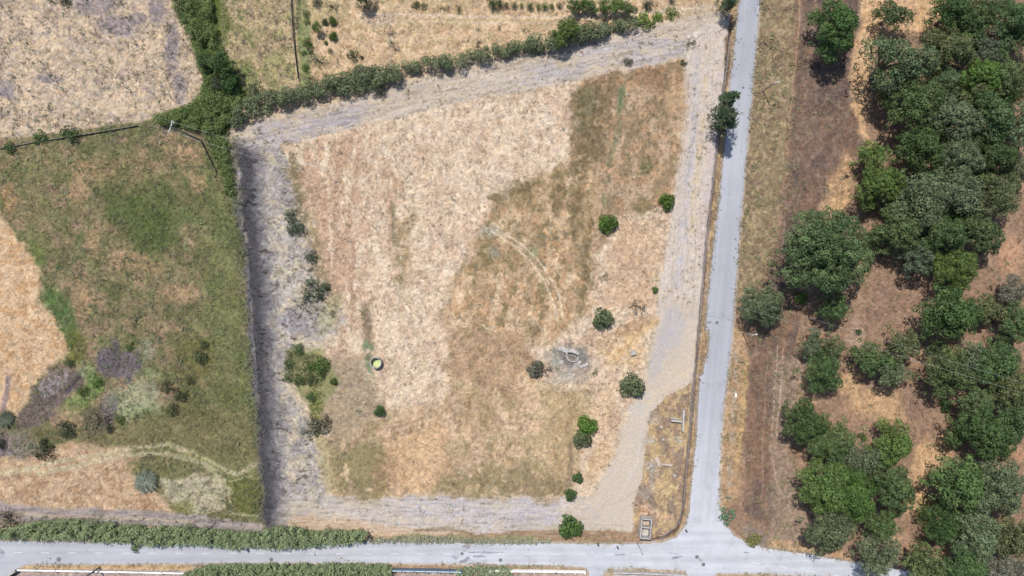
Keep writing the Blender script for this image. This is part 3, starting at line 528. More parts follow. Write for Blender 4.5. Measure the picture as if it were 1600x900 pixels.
# ---------------------------------------------------------------- loose dry grass and green grass lying over the fields
def rhombi(P, D, N, Ln, Wd):
    """leaf quads: centre P, long axis D, normal N"""
    D = D / np.linalg.norm(D, axis=1, keepdims=True); B = np.cross(N, D); B /= np.linalg.norm(B, axis=1, keepdims=True) + 1e-9
    Ln = Ln[:, None] / 2; Wd = Wd[:, None] / 2
    V = np.stack([P - D * Ln, P + B * Wd, P + D * Ln, P - B * Wd], 1).reshape(-1, 3)
    return V, np.arange(len(V)).reshape(-1, 4)
def blades(name, n, region, label=None, Lr=(.25, .7), Wr=(.03, .07), lift=.22, boost=(.84, 1.2), test=None):
    x0, x1, y0, y1 = region; px = rng.uniform(x0, x1, n); py = rng.uniform(y0, y1, n); i, j = gsample(px, py)
    dens = fbm(px / 16, py / 16, 3, 3); keep = (onroad[i, j] < .05) & (smoothm[i, j] < .5) & (rng.random(n) > .75 * np.clip(alane[i, j], 0, 1)) & (dens > rng.uniform(.25, .62, n))
    if test is not None: keep &= test(px, py, i, j)
    px, py, i, j = px[keep], py[keep], i[keep], j[keep]; m = len(px)
    sl_ = sel[i, j] * 3.4 * math.pi * .5; a = np.where(rng.random(m) < .6, sl_, 0) + rng.normal(0, .6, m) + np.where(rng.random(m) < .4, rng.uniform(0, 6.28, m), 0)
    D = np.stack([np.cos(a), np.sin(a), rng.uniform(.03, .4, m)], 1); N = np.stack([rng.normal(0, .3, m), rng.normal(0, .3, m), np.ones(m)], 1)
    Ln = rng.uniform(*Lr, m); zz = Z[i, j] + .03 + D[:, 2] / np.linalg.norm(D, axis=1) * Ln / 2
    P = np.stack([(px - 800) * S, (450 - py) * S, zz], 1)
    Vv, Ff = rhombi(P, D, N, Ln, rng.uniform(*Wr, m))
    colr = np.clip(ALB[i, j] * rng.uniform(*boost, (m, 1)) * (1 + rng.normal(0, .018, (m, 3))), .01, .8)
    o = link(name, npmesh(name, Vv, Ff, BLADE, {'gcol': colr, 'var': rng.uniform(.38, .56, m)}))
    return tag(o, label, 'grass', None, 'stuff')
blades('dry_grass', 300000, (-60, 1660, -60, 960), 'wispy dry straw and low grass lying over the fields', test=lambda x, y, i, j: grassy[i, j] < .5)
blades('green_grass', 110000, (-60, 470, -60, 830), 'longer green and olive grass over the western field', (.35, .8), (.04, .09), boost=(.72, 1.3), test=lambda x, y, i, j: grassy[i, j] >= .5)

def tufts(name, n, per, region, colr, label, Lr, ok, spread=.25, hgt=.6, seed=1, edge=False):
    rg = np.random.default_rng(seed); x0, x1, y0, y1 = region; px = rg.uniform(x0, x1, n * (40 if edge else 4)); py = rg.uniform(y0, y1, len(px)); i, j = gsample(px, py)
    keep = ((onroad[i, j] < .05) | edge) & ((smoothm[i, j] < .5) | edge) & ok(px, py, i, j) & (fbm(px / 30, py / 30, 3, 5) > rg.uniform(.3, .62, len(px))); px, py = px[keep][:n], py[keep][:n]; m = len(px)
    sz = np.exp(rg.normal(0, .45, m)); px = np.repeat(px, per); py = np.repeat(py, per); sz = np.repeat(sz, per); tint = np.repeat(rg.uniform(.75, 1.35, (m, 1)) * (1 + rg.normal(0, .08, (m, 3))), per, 0); M = m * per
    i, j = gsample(px, py); a = rg.uniform(0, 6.28, M); rr_ = np.abs(rg.normal(0, spread, M)) * sz; D = np.stack([np.cos(a), np.sin(a), rg.uniform(.2, 1.1, M)], 1); N = np.stack([rg.normal(0, .4, M), rg.normal(0, .4, M), np.ones(M)], 1)
    Ln = rg.uniform(*Lr, M) * sz ** .5; P = np.stack([(px - 800) * S + rr_ * np.cos(a), (450 - py) * S + rr_ * np.sin(a), np.maximum(Z[i, j], .03 * edge) + .04 + Ln * hgt * .5], 1)
    Vv, Ff = rhombi(P, D, N, Ln, Ln * rg.uniform(.16, .3, M)); o = link(name, npmesh(name, Vv, Ff, BLADE, {'gcol': np.clip(np.array(colr) * tint, .01, .7), 'var': rg.uniform(.35, .6, M)})); return tag(o, label, 'weeds', None, 'stuff')
tufts('green_weeds', 1100, 12, (-60, 460, 225, 830), (.15, .165, .09), 'tussocks of green weeds in the western field', (.2, .5), lambda x, y, i, j: grassy[i, j] > .5, .25)
tufts('dark_weeds', 900, 12, (-60, 470, -60, 225), (.2, .185, .135), 'small dark weed tufts in the pale northern fields', (.2, .5), lambda x, y, i, j: y < 400, .28, seed=2)
tufts('dry_weeds', 2000, 10, (430, 1130, -60, 850), (.27, .235, .165), 'small brownish and olive weed tufts dotted over the straw', (.15, .4), lambda x, y, i, j: y < 900, .2, seed=3)
tufts('verge_weeds', 2400, 12, (1130, 1660, -60, 900), (.22, .2, .12), 'weed tufts on the verge and under the oaks', (.2, .45), lambda x, y, i, j: (x < 1245) | (rng.random(len(x)) < .25), .25, seed=4)
tufts('roadside_grass', 5200, 9, (-60, 1660, -60, 960), (.30, .25, .16), 'dry grass creeping over the ragged edges of the roads', (.15, .4), lambda x, y, i, j: (RD[i, j] > -3.5) & (RD[i, j] < rng.exponential(.9, len(x)) - .6), .25, seed=5, edge=True)
tufts('lane_edge_weeds', 330, 12, (350, 420, 220, 830), (.155, .165, .09), 'green weeds spilling over the edge of the dark lane', (.15, .42), lambda x, y, i, j: np.abs(x - (362 + (y - 212) * .082)) < 3 + 9 * rng.random(len(x)) ** 2, .38, seed=6, edge=True)
# ---------------------------------------------------------------- plants
def puff_leaves(centres, radii, per_m2, leaf, seed, up=-.35, jit=.55, aspect=.62, fill=.25):
    rg = np.random.default_rng(seed); PP, NN, LL_, VV = [], [], [], []
    for c, r in zip(centres, radii):
        n = max(8, int(per_m2 * 2 * math.pi * r * r)); u = rg.normal(size=(n * 2, 3)); u /= np.linalg.norm(u, axis=1, keepdims=True)
        u = u[u[:, 2] > up][:n]; m = len(u); rad = r * (1 - fill * rg.random(m) ** 2) * (1 + .10 * rg.normal(size=m))
        PP.append(np.asarray(c) + u * rad[:, None]); NN.append(u + rg.normal(0, jit, (m, 3))); LL_.append(leaf * rg.uniform(.6, 1.35, m)); VV.append(np.clip(rg.normal(.5, .16, m) + rg.normal(0, .16), 0, 1))
    P = np.concatenate(PP); N = np.concatenate(NN); N /= np.linalg.norm(N, axis=1, keepdims=True); Ln = np.concatenate(LL_); var = np.concatenate(VV)
    D = np.cross(N, rg.normal(size=N.shape)); return rhombi(P, D, N, Ln, Ln * aspect) + (var,)
def poisson(n, dmin, samp, rg, tries=6000):
    pts = []
    for _ in range(tries):
        p = samp(rg)
        if all((p[0] - q[0]) ** 2 + (p[1] - q[1]) ** 2 + (p[2] - q[2]) ** 2 > dmin * dmin for q in pts): pts.append(p)
        if len(pts) >= n: break
    return pts
def fit(Vv, parts):
    q = np.asarray(Vv); return dict(R=float(np.percentile(np.hypot(q[:, 0], q[:, 1]), 96)), hc=float(np.percentile(q[:, 2], 62)), parts=parts)
def oak_proto(Rm, seed, lumpy=1.0, dens=44, leaf=.235):
    rr = random.Random(seed); rg = np.random.default_rng(seed)
    hc = .72 * Rm + 1.5; lobes = []
    nl = int(6 + Rm * 1.35); ex = rr.uniform(.78, 1.0); off = [rr.uniform(.8, 1.18) for _ in range(5)]
    for k in range(nl):
        a = k * 2.4 + rr.uniform(-.45, .45); q = math.sqrt((k + .5) / nl); rho = q * Rm * .74 * rr.uniform(.8, 1.08) * off[int((a % 6.283) / 6.284 * 5)]
        if rr.random() < .08 and k > 1: continue
        lr = Rm * rr.uniform(.20, .36) * (1.0 - .12 * q); x, y = rho * math.cos(a), rho * math.sin(a) * ex
        lobes.append((x, y, hc + .40 * Rm * (1 - q * q) - .05 * Rm + rr.uniform(-.26, .22) * Rm * lumpy, lr))
    cs, rs = [], []
    def on_dome(lr):
        def f(g):
            v = g.normal(size=3); v /= np.linalg.norm(v); return (v[0] * lr, v[1] * lr, abs(v[2]) * lr * .85 - .2 * lr)
        return f
    for (x, y, z, lr) in lobes:
        pr0 = min(.72, lr * .48) + .06
        for p in poisson(int(3.4 * (lr / pr0) ** 1.7) + 3, pr0 * 1.15, on_dome(lr), rg, 260):
            cs.append((x + p[0], y + p[1], z + p[2])); rs.append(pr0 * rr.uniform(.6, 1.2))
    for k in range(int(Rm * 3)):      # loose outer sprays
        a = rr.uniform(0, 6.283); rho = Rm * rr.uniform(.72, 1.05); cs.append((rho * math.cos(a), rho * math.sin(a) * ex, hc - rr.uniform(.1, .3) * Rm)); rs.append(rr.uniform(.25, .5))
    Vv, Ff, var = puff_leaves(cs, rs, dens, leaf, seed, jit=.34, aspect=.8, fill=.16)
    crown = npmesh('crown', Vv, Ff, LEAF, {'var': var})
    mb = MB(); r0 = .055 * Rm + .06; top = (rr.uniform(-.3, .3), rr.uniform(-.3, .3), hc * .45)
    mb.tube([(0, 0, -.4), (top[0] * .3, top[1] * .3, hc * .2), top], [r0 * 1.3, r0, r0 * .8], 9)
    for k, (x, y, z, lr) in enumerate(lobes):
        mb.tube([top, (x * .45 + top[0] * .5, y * .45 + top[1] * .5, top[2] + (z - top[2]) * .55), (x * .9, y * .9, z + lr * .1), (x * 1.05, y * 1.05, z + lr * .45)], [r0 * .6, r0 * .36, r0 * .2, r0 * .07], 6)
        for q in range(3):
            a = rr.uniform(0, 6.28); mb.tube([(x * .7, y * .7, z - .1 * lr), (x + .5 * lr * math.cos(a), y + .5 * lr * math.sin(a), z + .25 * lr)], [r0 * .2, r0 * .06], 5)
    tr = mb.build('trunk', BARK, smooth=True); tm = tr.data; bpy.data.objects.remove(tr)
    return fit(Vv, [('trunk', tm), ('crown', crown)])
def shrub_proto(seed, dens=26, leaf=.26, n=9, flat=.75, spread=.62, pr=(.26, .42), stems=True):
    """R = 1.5 m"""
    rr = random.Random(seed); Rm = 1.5; cs, rs = [], []
    for k in range(n):
        q = math.sqrt((k + .3) / n); a = k * 2.4 + rr.uniform(-.5, .5); r = Rm * rr.uniform(*pr); rho = Rm * spread * q * rr.uniform(.85, 1.15)
        cs.append((rho * math.cos(a), rho * math.sin(a), Rm * flat * (.95 - .55 * q * q) * rr.uniform(.85, 1.1))); rs.append(r)
        cs.append((rho * 1.12 * math.cos(a + .3), rho * 1.12 * math.sin(a + .3), Rm * flat * .35)); rs.append(r * .85)
    Vv, Ff, var = puff_leaves(cs, rs, dens, leaf, seed, up=-.6, jit=.6)
    parts = []
    mb = MB()
    for k in range(7):
        x, y, z = cs[2 * (k % n)]; mb.tube([(0.05 * math.cos(k), .05 * math.sin(k), -.2), (x * .5, y * .5, z * .6), (x, y, z)], [.07, .045, .015], 5)
    o = mb.build('stems', BARK, smooth=True); m = o.data; bpy.data.objects.remove(o); parts.append(('stems', m))
    parts.append(('foliage', npmesh('foliage', Vv, Ff, LEAF, {'var': var}))); return fit(Vv, parts)
def pine_proto(seed, Rm=2.4, Ht=8.5, base=.25):
    rr = random.Random(seed); rg = np.random.default_rng(seed); mb = MB(); P, D, N = [], [], []
    mb.tube([(0, 0, -.3), (0, 0, Ht * .5), (.1, 0, Ht)], [.2, .13, .03], 8)
    for k in range(30):
        f = k / 29; z = Ht * (base + (1 - base) * f); ln = Rm * (1.0 - .75 * f) * rr.uniform(.55, 1.15) * (.8 if f < .1 else 1); a = k * 2.4 + rr.uniform(-.5, .5)
        e = Vector((ln * math.cos(a), ln * math.sin(a), ln * .35)); s0 = Vector((0, 0, z)); mb.tube([s0, s0 + e * .6, s0 + e], [.05, .03, .01], 5)
        for q in range(int(34 + 26 * ln)):
            tt = rr.uniform(.25, 1.05); side = Vector((-math.sin(a), math.cos(a), 0)) * rr.uniform(-.42, .42) * ln * (1.15 - tt * .5)
            c = s0 + e * tt + side + Vector((0, 0, rr.uniform(-.05, .15)))
            P.append(c); dv = (e.normalized() + side * 1.6 + Vector((rr.uniform(-.3, .3), rr.uniform(-.3, .3), rr.uniform(.1, .6)))); D.append(dv); N.append((rr.uniform(-.6, .6), rr.uniform(-.6, .6), 1))
    P, D, N = map(np.array, (P, D, N)); n = len(P); Ln = rg.uniform(.28, .55, n)
    Vv, Ff = rhombi(P, D, N, Ln, Ln * .33); var = np.clip(rg.normal(.5, .22, n), 0, 1)
    o = mb.build('trunk', BARK, smooth=True); tm = o.data; bpy.data.objects.remove(o)
    return dict(R=Rm, hc=Ht * .5, parts=[('trunk', tm), ('crown', npmesh('crown', Vv, Ff, LEAF, {'var': var}))])
def sword_proto(seed, n=420, Rm=1.5, drop=.5):
    """clump of long arching leaves"""
    rg = np.random.default_rng(seed); Vs, Fs, va = [], [], []; o = 0
    for k in range(n):
        a = rg.uniform(0, 6.28); ln = Rm * rg.uniform(.6, 1.15); st = rg.uniform(0, .3) * Rm; w_ = rg.uniform(.03, .07); up = rg.uniform(.3, 1.1); a0 = rg.uniform(0, 6.28)
        pts = []
        for tt in (0, .35, .7, 1):
            r_ = ln * tt; pts.append((st * math.cos(a0) + r_ * math.cos(a), st * math.sin(a0) + r_ * math.sin(a), .1 + up * 1.3 * tt - drop * 1.6 * tt * tt * up))
        sx, sy = -math.sin(a), math.cos(a)
        for q, p in enumerate(pts):
            ww = w_ * (1, 1.1, .8, .1)[q]; Vs += [(p[0] + sx * ww, p[1] + sy * ww, p[2]), (p[0] - sx * ww, p[1] - sy * ww, p[2])]
        for q in range(3): Fs.append((o + 2 * q, o + 2 * q + 2, o + 2 * q + 3, o + 2 * q + 1)); va.append(rg.uniform(.1, .95))
        o += 8
    return dict(R=Rm, hc=.4, parts=[('foliage', npmesh('foliage', Vs, Fs, LEAF, {'var': np.array(va)}))])
def bare_proto(seed, Rm=2.4):
    rr = random.Random(seed); mb = MB()
    def grow(p, d, ln, r, lv):
        e = p + d * ln; mb.tube([p, (p + e) / 2 + Vector((rr.uniform(-.1, .1),) * 3) * ln, e], [r, r * .8, r * .55], 5 if lv > 1 else 7)
        if lv >= 4: return
        for k in range(rr.choice((3, 4)) if lv < 3 else 4):
            nd = (d + Vector((rr.uniform(-1, 1), rr.uniform(-1, 1), rr.uniform(-.25, .5))) * .95).normalized(); grow(e - d * ln * rr.uniform(0, .35), nd, ln * rr.uniform(.55, .8), r * .55, lv + 1)
    grow(Vector((0, 0, -.2)), Vector((0, 0, 1)), 1.1, .10, 0)
    o = mb.build('branches', DEADWOOD); m = o.data; bpy.data.objects.remove(o); return dict(R=Rm, hc=1.6, parts=[('branches', m)])

PRO = {
 'oakL': [oak_proto(7.2, 1)], 'oakM': [oak_proto(4.7, s) for s in (2, 3, 4, 5)], 'oakS': [oak_proto(3.4, s) for s in (6, 7, 8)],
 'oakG': [oak_proto(4.4, s, 1.3, 30, .22) for s in (12, 13, 14)],
 'shrub': [shrub_proto(s, 24, .25, 12, .62, .78, (.16, .36)) for s in (21, 22, 23, 24)], 'round': [shrub_proto(s, 34, .24, 12, .8, .58, (.30, .38)) for s in (31, 32)],
 'sparse': [shrub_proto(s, 9, .24, 7, .7, .72, (.2, .34)) for s in (41, 42)], 'pine': [pine_proto(51), pine_proto(52, 3.1, 8.5, .2)],
 'sword': [sword_proto(61)], 'bare': [bare_proto(71)], 'vine': [shrub_proto(81, 22, .22, 7, 1.15, .5, (.26, .4))],
}
LC = {'dark': (.064, .112, .036), 'oak': (.086, .136, .050), 'bright': (.094, .155, .040), 'grey': (.118, .152, .080), 'moss': (.116, .145, .060), 'shade': (.084, .104, .064), 'vivid': (.105, .19, .035), 'oliveg': (.13, .15, .07),
      'lime': (.12, .21, .04), 'pinec': (.055, .095, .045), 'blue': (.12, .2, .12), 'olivec': (.09, .11, .05), 'dull': (.16, .165, .115), 'brown': (.17, .14, .11), 'silver': (.24, .26, .2), 'yel': (.2, .24, .07), 'darko': (.055, .065, .035), 'dryg': (.2, .18, .11)}
NAME = {'oakL': ('oak_tree', 'tree'), 'oakM': ('oak_tree', 'tree'), 'oakS': ('oak_tree', 'tree'), 'oakG': ('oak_tree', 'tree'), 'shrub': ('shrub', 'shrub'), 'round': ('shrub', 'shrub'), 'sparse': ('shrub', 'shrub'),
        'pine': ('pine_tree', 'tree'), 'sword': ('spiky_plant', 'plant'), 'bare': ('bare_tree', 'tree'), 'vine': ('orchard_bush', 'bush')}
LC['silverg'] = (.19, .215, .15); LC['hedge'] = (.150, .185, .098); LC['grassy'] = (.145, .20, .068); LC['reed'] = (.20, .25, .125); LC['reed2'] = (.22, .26, .15); LC['weed'] = (.26, .27, .19)
cnt = 0
def plant(kind, px, py, rpx, colr, label, group, zs=1.0, sy=1.0, cent=True):
    global cnt; cnt += 1; rr = random.Random(cnt * 7 + 1); p = PRO[kind][cnt % len(PRO[kind])]
    s = rpx * (1.05 if kind.startswith('oak') and px > 1180 else 1) * S / p['R']; hc = p['hc'] * s * zs; s *= (1 - hc / H); nm, cat = NAME[kind]
    e = empty(nm, G(px, py, hc), label, cat, group, rr.uniform(0, 6.28)); e.scale = (s, s * sy, s * zs)
    k = rr.uniform(.86, 1.14); cc = LC[colr]; cc = tuple(max(.005, c * k * rr.uniform(.94, 1.06)) for c in cc)
    for n, m in p['parts']:
        o = link(n, m, e)
        if n in ('crown', 'foliage'): o.color = (*cc, 1)
        elif colr in ('grey',): o.color = (1, 1, 1, 1)
    return e
W_ = 'oaks of the wood east of the road'
TREES = [
 ('oakM', 1310, 40, 42, 'dark', 'round dark green oak standing alone at the top left corner of the wood'),
 ('oakS', 1398, 20, 27, 'oak', 'small broken-crowned oak beside the sandy gap at the top of the wood'),
 ('oakG', 1408, 92, 50, 'grey', 'wide grey-green oak on the western edge of the wood below the sandy gap'),
 ('oakM', 1492, 72, 40, 'moss', 'mossy green oak just right of the sandy gap, second crown below the top edge'),
 ('oakS', 1543, 72, 30, 'shade', 'narrow dark oak right of the mossy oak near the top of the wood'),
 ('oakM', 1497, 16, 33, 'dark', 'dark oak cut by the top edge, right of the sandy gap'),
 ('oakG', 1540, 8, 34, 'oak', 'oak with a pale bare branch, cut by the top edge'),
 ('oakM', 1588, 35, 42, 'oak', 'large oak filling the top right corner of the photo'),
 ('oakM', 1545, 118, 34, 'bright', 'fresh green oak with a small bare gap at its lower left'),
 ('oakG', 1592, 112, 34, 'moss', 'mossy oak on the right edge just below the top right corner'),
 ('oakM', 1432, 158, 44, 'oak', 'oak below the wide grey-green one, its shadow falling on the sand to the left'),
 ('oakM', 1482, 126, 30, 'grey', 'small grey-green oak between the mossy oak and the fresh green one'),
 ('oakM', 1500, 188, 42, 'grey', 'grey-green oak in the thick of the wood, a fifth of the way down'),
 ('oakM', 1556, 178, 40, 'oak', 'green oak near the right edge, a fifth of the way down'),
 ('oakG', 1598, 190, 36, 'grey', 'grey-green oak cut by the right edge, a fifth of the way down'),
 ('oakS', 1368, 242, 26, 'bright', 'small light green oak at the corner where the wood juts west, topmost of its knot'),
 ('oakM', 1384, 290, 37, 'bright', 'bright green oak on the western jut of the wood beside the brown field'),
 ('oakM', 1450, 232, 38, 'dark', 'dark oak right of the sandy notch in the western edge'),
 ('oakM', 1506, 244, 40, 'grey', 'grey-green oak at the centre of the northern wood'),
 ('oakM', 1562, 240, 40, 'dark', 'dark green oak near the right edge, a quarter of the way down'),
 ('oakS', 1600, 262, 26, 'grey', 'half grey-green crown cut by the right edge, over a quarter of the way down'),
 ('oakG', 1448, 304, 46, 'grey', 'pale grey-green oak with a broad crown right of the bright green one'),
 ('oakG', 1512, 300, 42, 'grey', 'pale oak right of the broad grey-green one, a third of the way down'),
 ('oakM', 1566, 306, 40, 'moss', 'mossy oak near the right edge, a third of the way down'),
 ('oakL', 1303, 394, 68, 'oak', 'largest oak of all, a spreading crown jutting out into the brown field'),
 ('oakS', 1364, 372, 22, 'moss', 'small mossy oak touching the right side of the largest oak'),
 ('oakM', 1412, 358, 38, 'oak', 'oak just right of the largest oak, above the open brown clearing'),
 ('oakM', 1478, 360, 42, 'oak', 'oak over the top right corner of the brown clearing'),
 ('oakM', 1536, 366, 38, 'oak', 'oak beside the bare strip on the right edge, two fifths of the way down'),
 ('oakS', 1440, 402, 30, 'shade', 'shaded oak on the upper rim of the brown clearing'),
 ('oakM', 1502, 418, 36, 'bright', 'light green oak at the right rim of the brown clearing'),
 ('oakM', 1196, 474, 34, 'grey', 'lone grey-green oak close to the road on the verge'),
 ('oakS', 1308, 481, 27, 'oak', 'medium oak just below the largest oak'),
 ('oakM', 1497, 492, 46, 'dark', 'dark full oak on the right side of the brown clearing'),
 ('oakS', 1548, 482, 28, 'moss', 'smaller mossy oak right of the dark full oak'),
 ('oakG', 1590, 452, 26, 'dull', 'thin dull oak on the right edge halfway down'),
 ('oakM', 1590, 506, 32, 'oak', 'oak cut by the right edge just below the photo\'s middle'),
 ('oakS', 1270, 538, 22, 'grey', 'small grey-green oak topmost in the row along the brown field edge'),
 ('oakS', 1304, 545, 22, 'moss', 'small mossy oak right of the field-edge row, by the stony streak'),
 ('oakM', 1286, 584, 32, 'oak', 'fuller oak low in the field-edge row'),
 ('oakS', 1366, 562, 32, 'oak', 'left crown of the knot of oaks standing inside the clearing'),
 ('oakS', 1414, 540, 28, 'moss', 'right crown of the knot of oaks inside the clearing, under the wires'),
 ('oakS', 1398, 580, 26, 'grey', 'lowest crown of the knot of oaks inside the clearing'),
 ('oakM', 1484, 582, 42, 'moss', 'wide mossy oak under the power line'),
 ('oakS', 1524, 560, 26, 'grey', 'small grey oak right of the wide mossy oak under the power line'),
 ('oakM', 1562, 572, 36, 'oak', 'oak under the right part of the power line'),
 ('oakM', 1592, 610, 36, 'moss', 'mossy oak on the right edge just below the power line'),
 ('oakS', 1530, 634, 30, 'oak', 'oak whose crown reaches down beside a tiny bare spot below the power line'),
 ('oakM', 1548, 686, 46, 'dark', 'big dark oak right of the pale lower clearing'),
 ('oakM', 1590, 662, 34, 'oak', 'oak behind the big dark one on the right edge, three quarters down'),
 ('oakM', 1260, 664, 34, 'dark', 'dark ragged oak at the upper left of the southern grove'),
 ('oakM', 1306, 690, 36, 'oak', 'oak in the upper middle of the southern grove, with a bare white twig'),
 ('oakM', 1396, 697, 36, 'bright', 'fresh green oak at the upper right of the southern grove'),
 ('oakG', 1350, 722, 30, 'grey', 'thin grey oak inside the southern grove between the fresh crowns'),
 ('oakM', 1290, 762, 42, 'bright', 'bright green oak on the left side of the southern grove'),
 ('oakM', 1342, 778, 40, 'bright', 'bright green oak in the centre of the southern grove'),
 ('oakM', 1400, 768, 40, 'oak', 'oak on the right side of the southern grove beside the pale clearing'),
 ('oakM', 1298, 832, 37, 'grey', 'grey-green round oak lowest in the southern grove beside the road'),
 ('oakS', 1376, 820, 34, 'oak', 'oak at the lower right of the southern grove'),
 ('oakG', 1378, 874, 38, 'grey', 'oak with a bare pale branch overhanging the end of the road'),
 ('oakS', 1448, 884, 32, 'moss', 'mossy oak cut by the bottom edge right of the road\'s end'),
 ('oakM', 1512, 764, 46, 'oak', 'large oak left in the lower right group beside the clearing'),
 ('oakM', 1570, 762, 46, 'grey', 'large grey-green oak in the lower right group near the right edge'),
 ('oakM', 1478, 826, 34, 'dark', 'dark oak low on the left of the lower right group'),
 ('oakM', 1538, 836, 42, 'grey', 'grey-green oak low in the lower right group'),
 ('oakM', 1594, 842, 36, 'moss', 'mossy oak near the bottom right corner'),
 ('oakM', 1516, 892, 36, 'oak', 'oak cut by the bottom edge, well left of the corner'),
 ('oakG', 1580, 896, 34, 'dull', 'dull thin oak in the bottom right corner'),
 ('oakM', 1466, 198, 30, 'oak', 'oak filling the middle of the northern wood left of the grey-green one a fifth down'),
 ('oakS', 1530, 152, 26, 'moss', 'small mossy oak below the fresh green oak of the upper wood'),
 ('oakS', 1478, 272, 28, 'oak', 'small oak between the two broad pale crowns of the wood'),
 ('oakS', 1536, 274, 26, 'dark', 'small dark oak above the pale oak a third of the way down'),
 ('oakM', 1450, 346, 30, 'grey', 'grey-green oak upper right of the largest oak, above the brown clearing'),
 ('oakS', 1512, 330, 28, 'dark', 'small dark oak between the pale and the plain oak a third down'),
 ('oakS', 1418, 118, 24, 'dark', 'small dark oak under the wide grey-green oak of the western edge'),
 ('oakS', 1520, 38, 28, 'oak', 'oak under the dark one cut by the top edge'),
 ('oakS', 1582, 146, 26, 'oak', 'small oak near the right edge below the mossy oak of the top corner'),
 ('oakS', 1412, 316, 26, 'oak', 'small oak below the bright green oak of the western jut'),
]
for k, x, y, r, c, lb in TREES: plant(k, x, y, r, c, lb, W_)
PLT = 'shrubs dotted over the fallow plot'
SHR = [
 ('round', 950, 348, 16, 'vivid', 'bright green round shrub alone in the upper right of the plot'),
 ('round', 1043, 314, 13, 'vivid', 'bright green round shrub on the edge of the mown lane'),
 ('round', 943, 499, 17, 'grey', 'grey-green shrub with a dark shadow above the ruined ring'),
 ('sparse', 943, 432, 9, 'dull', 'small faded shrub midway between the round green one and the ruined ring'),
 ('round', 1024, 453, 5.5, 'bright', 'tiny bright green shrub near the start of the dirt track'),
 ('sparse', 996, 478, 13, 'brown', 'dried brown shrub left of the dirt track'),
 ('round', 989, 602, 20, 'grey', 'largest grey-green shrub, beside the dirt track'),
 ('round', 917, 666, 16, 'vivid', 'bright green shrub touching a greyer one, low right of the plot'),
 ('round', 910, 686, 15, 'grey', 'grey-green shrub tucked under the bright one'),
 ('round', 903, 747, 9, 'oak', 'small green shrub, upper of the two by the track\'s bend'),
 ('round', 892, 774, 10, 'oak', 'small green shrub, lower of the two by the track\'s bend'),
 ('round', 891, 824, 19, 'bright', 'full green shrub on the verge above the bottom road'),
 ('round', 836, 576, 14, 'dull', 'grey shrub left of the ruined ring'),
 ('sparse', 852, 578, 12, 'brown', 'heap of dead brown brush between the grey shrub and the ruined ring'),
 ('sparse', 930, 582, 6, 'bright', 'tiny green plant right of the ruined ring'),
 ('shrub', 454, 336, 12, 'shade', 'upper shrub of the pair at the left mown lane'),
 ('shrub', 461, 356, 15, 'shade', 'lower and larger shrub of the pair at the left mown lane'),
 ('shrub', 486, 400, 13, 'shade', 'flattened shrub halfway along the left lane'),
 ('shrub', 492, 450, 21, 'shade', 'large dark spreading shrub at the left lane'),
 ('sparse', 476, 470, 18, 'dull', 'thin straggling shrub at the foot of the dark spreading one'),
 ('shrub', 466, 546, 10, 'oak', 'topmost shrub of the green clump on the left lane'),
 ('shrub', 450, 570, 9, 'oak', 'shrub on the left flank of the green clump'),
 ('shrub', 449, 592, 9, 'oak', 'shrub at the lower left corner of the green clump'),
 ('shrub', 468, 595, 9, 'oak', 'shrub low in the middle of the green clump'),
 ('shrub', 501, 573, 15, 'bright', 'biggest and rightmost shrub of the green clump'),
 ('shrub', 484, 572, 9, 'bright', 'small light shrub inside the green clump'),
 ('shrub', 488, 594, 10, 'oak', 'shrub low right in the green clump'),
 ('round', 521, 596, 6, 'bright', 'tiny green shrub just right of the green clump'),
 ('shrub', 485, 621, 9, 'oak', 'shrub standing alone just below the green clump'),
 ('round', 593, 643, 9, 'oak', 'small green shrub below the round water tank'),
 ('sparse', 560, 643, 6, 'silver', 'small grey plant left of the green shrub below the tank'),
 ('shrub', 496, 664, 19, 'dull', 'wide grey-green shrub low on the left lane'),
 ('sparse', 480, 676, 15, 'silver', 'pale straggling shrub at the edge of the wide grey-green one'),
 ('sparse', 565, 488, 6, 'yel', 'tiny yellowish plant above the water tank'),
 ('sparse', 1078, 66, 11, 'grey', 'thin grey-green sapling on the mown lane near the top right pine'),
 ('shrub', 1068, 98, 6, 'olivec', 'small bush at the top right corner of the unmown field'),
 ('shrub', 982, 96, 8, 'dull', 'low grey bush on the top lane'),
 ('shrub', 593, 143, 12, 'shade', 'dark bush jutting from the bramble hedge into the lane'),
]
for k, x, y, r, c, lb in SHR: plant(k, x, y, r, c, lb, PLT)
thk_later = [(445, 548), (466, 538), (478, 552), (505, 558), (518, 575), (508, 592), (492, 606), (484, 600), (462, 602), (444, 592), (446, 570)]
LFG = 'bushes on and around the western green field'
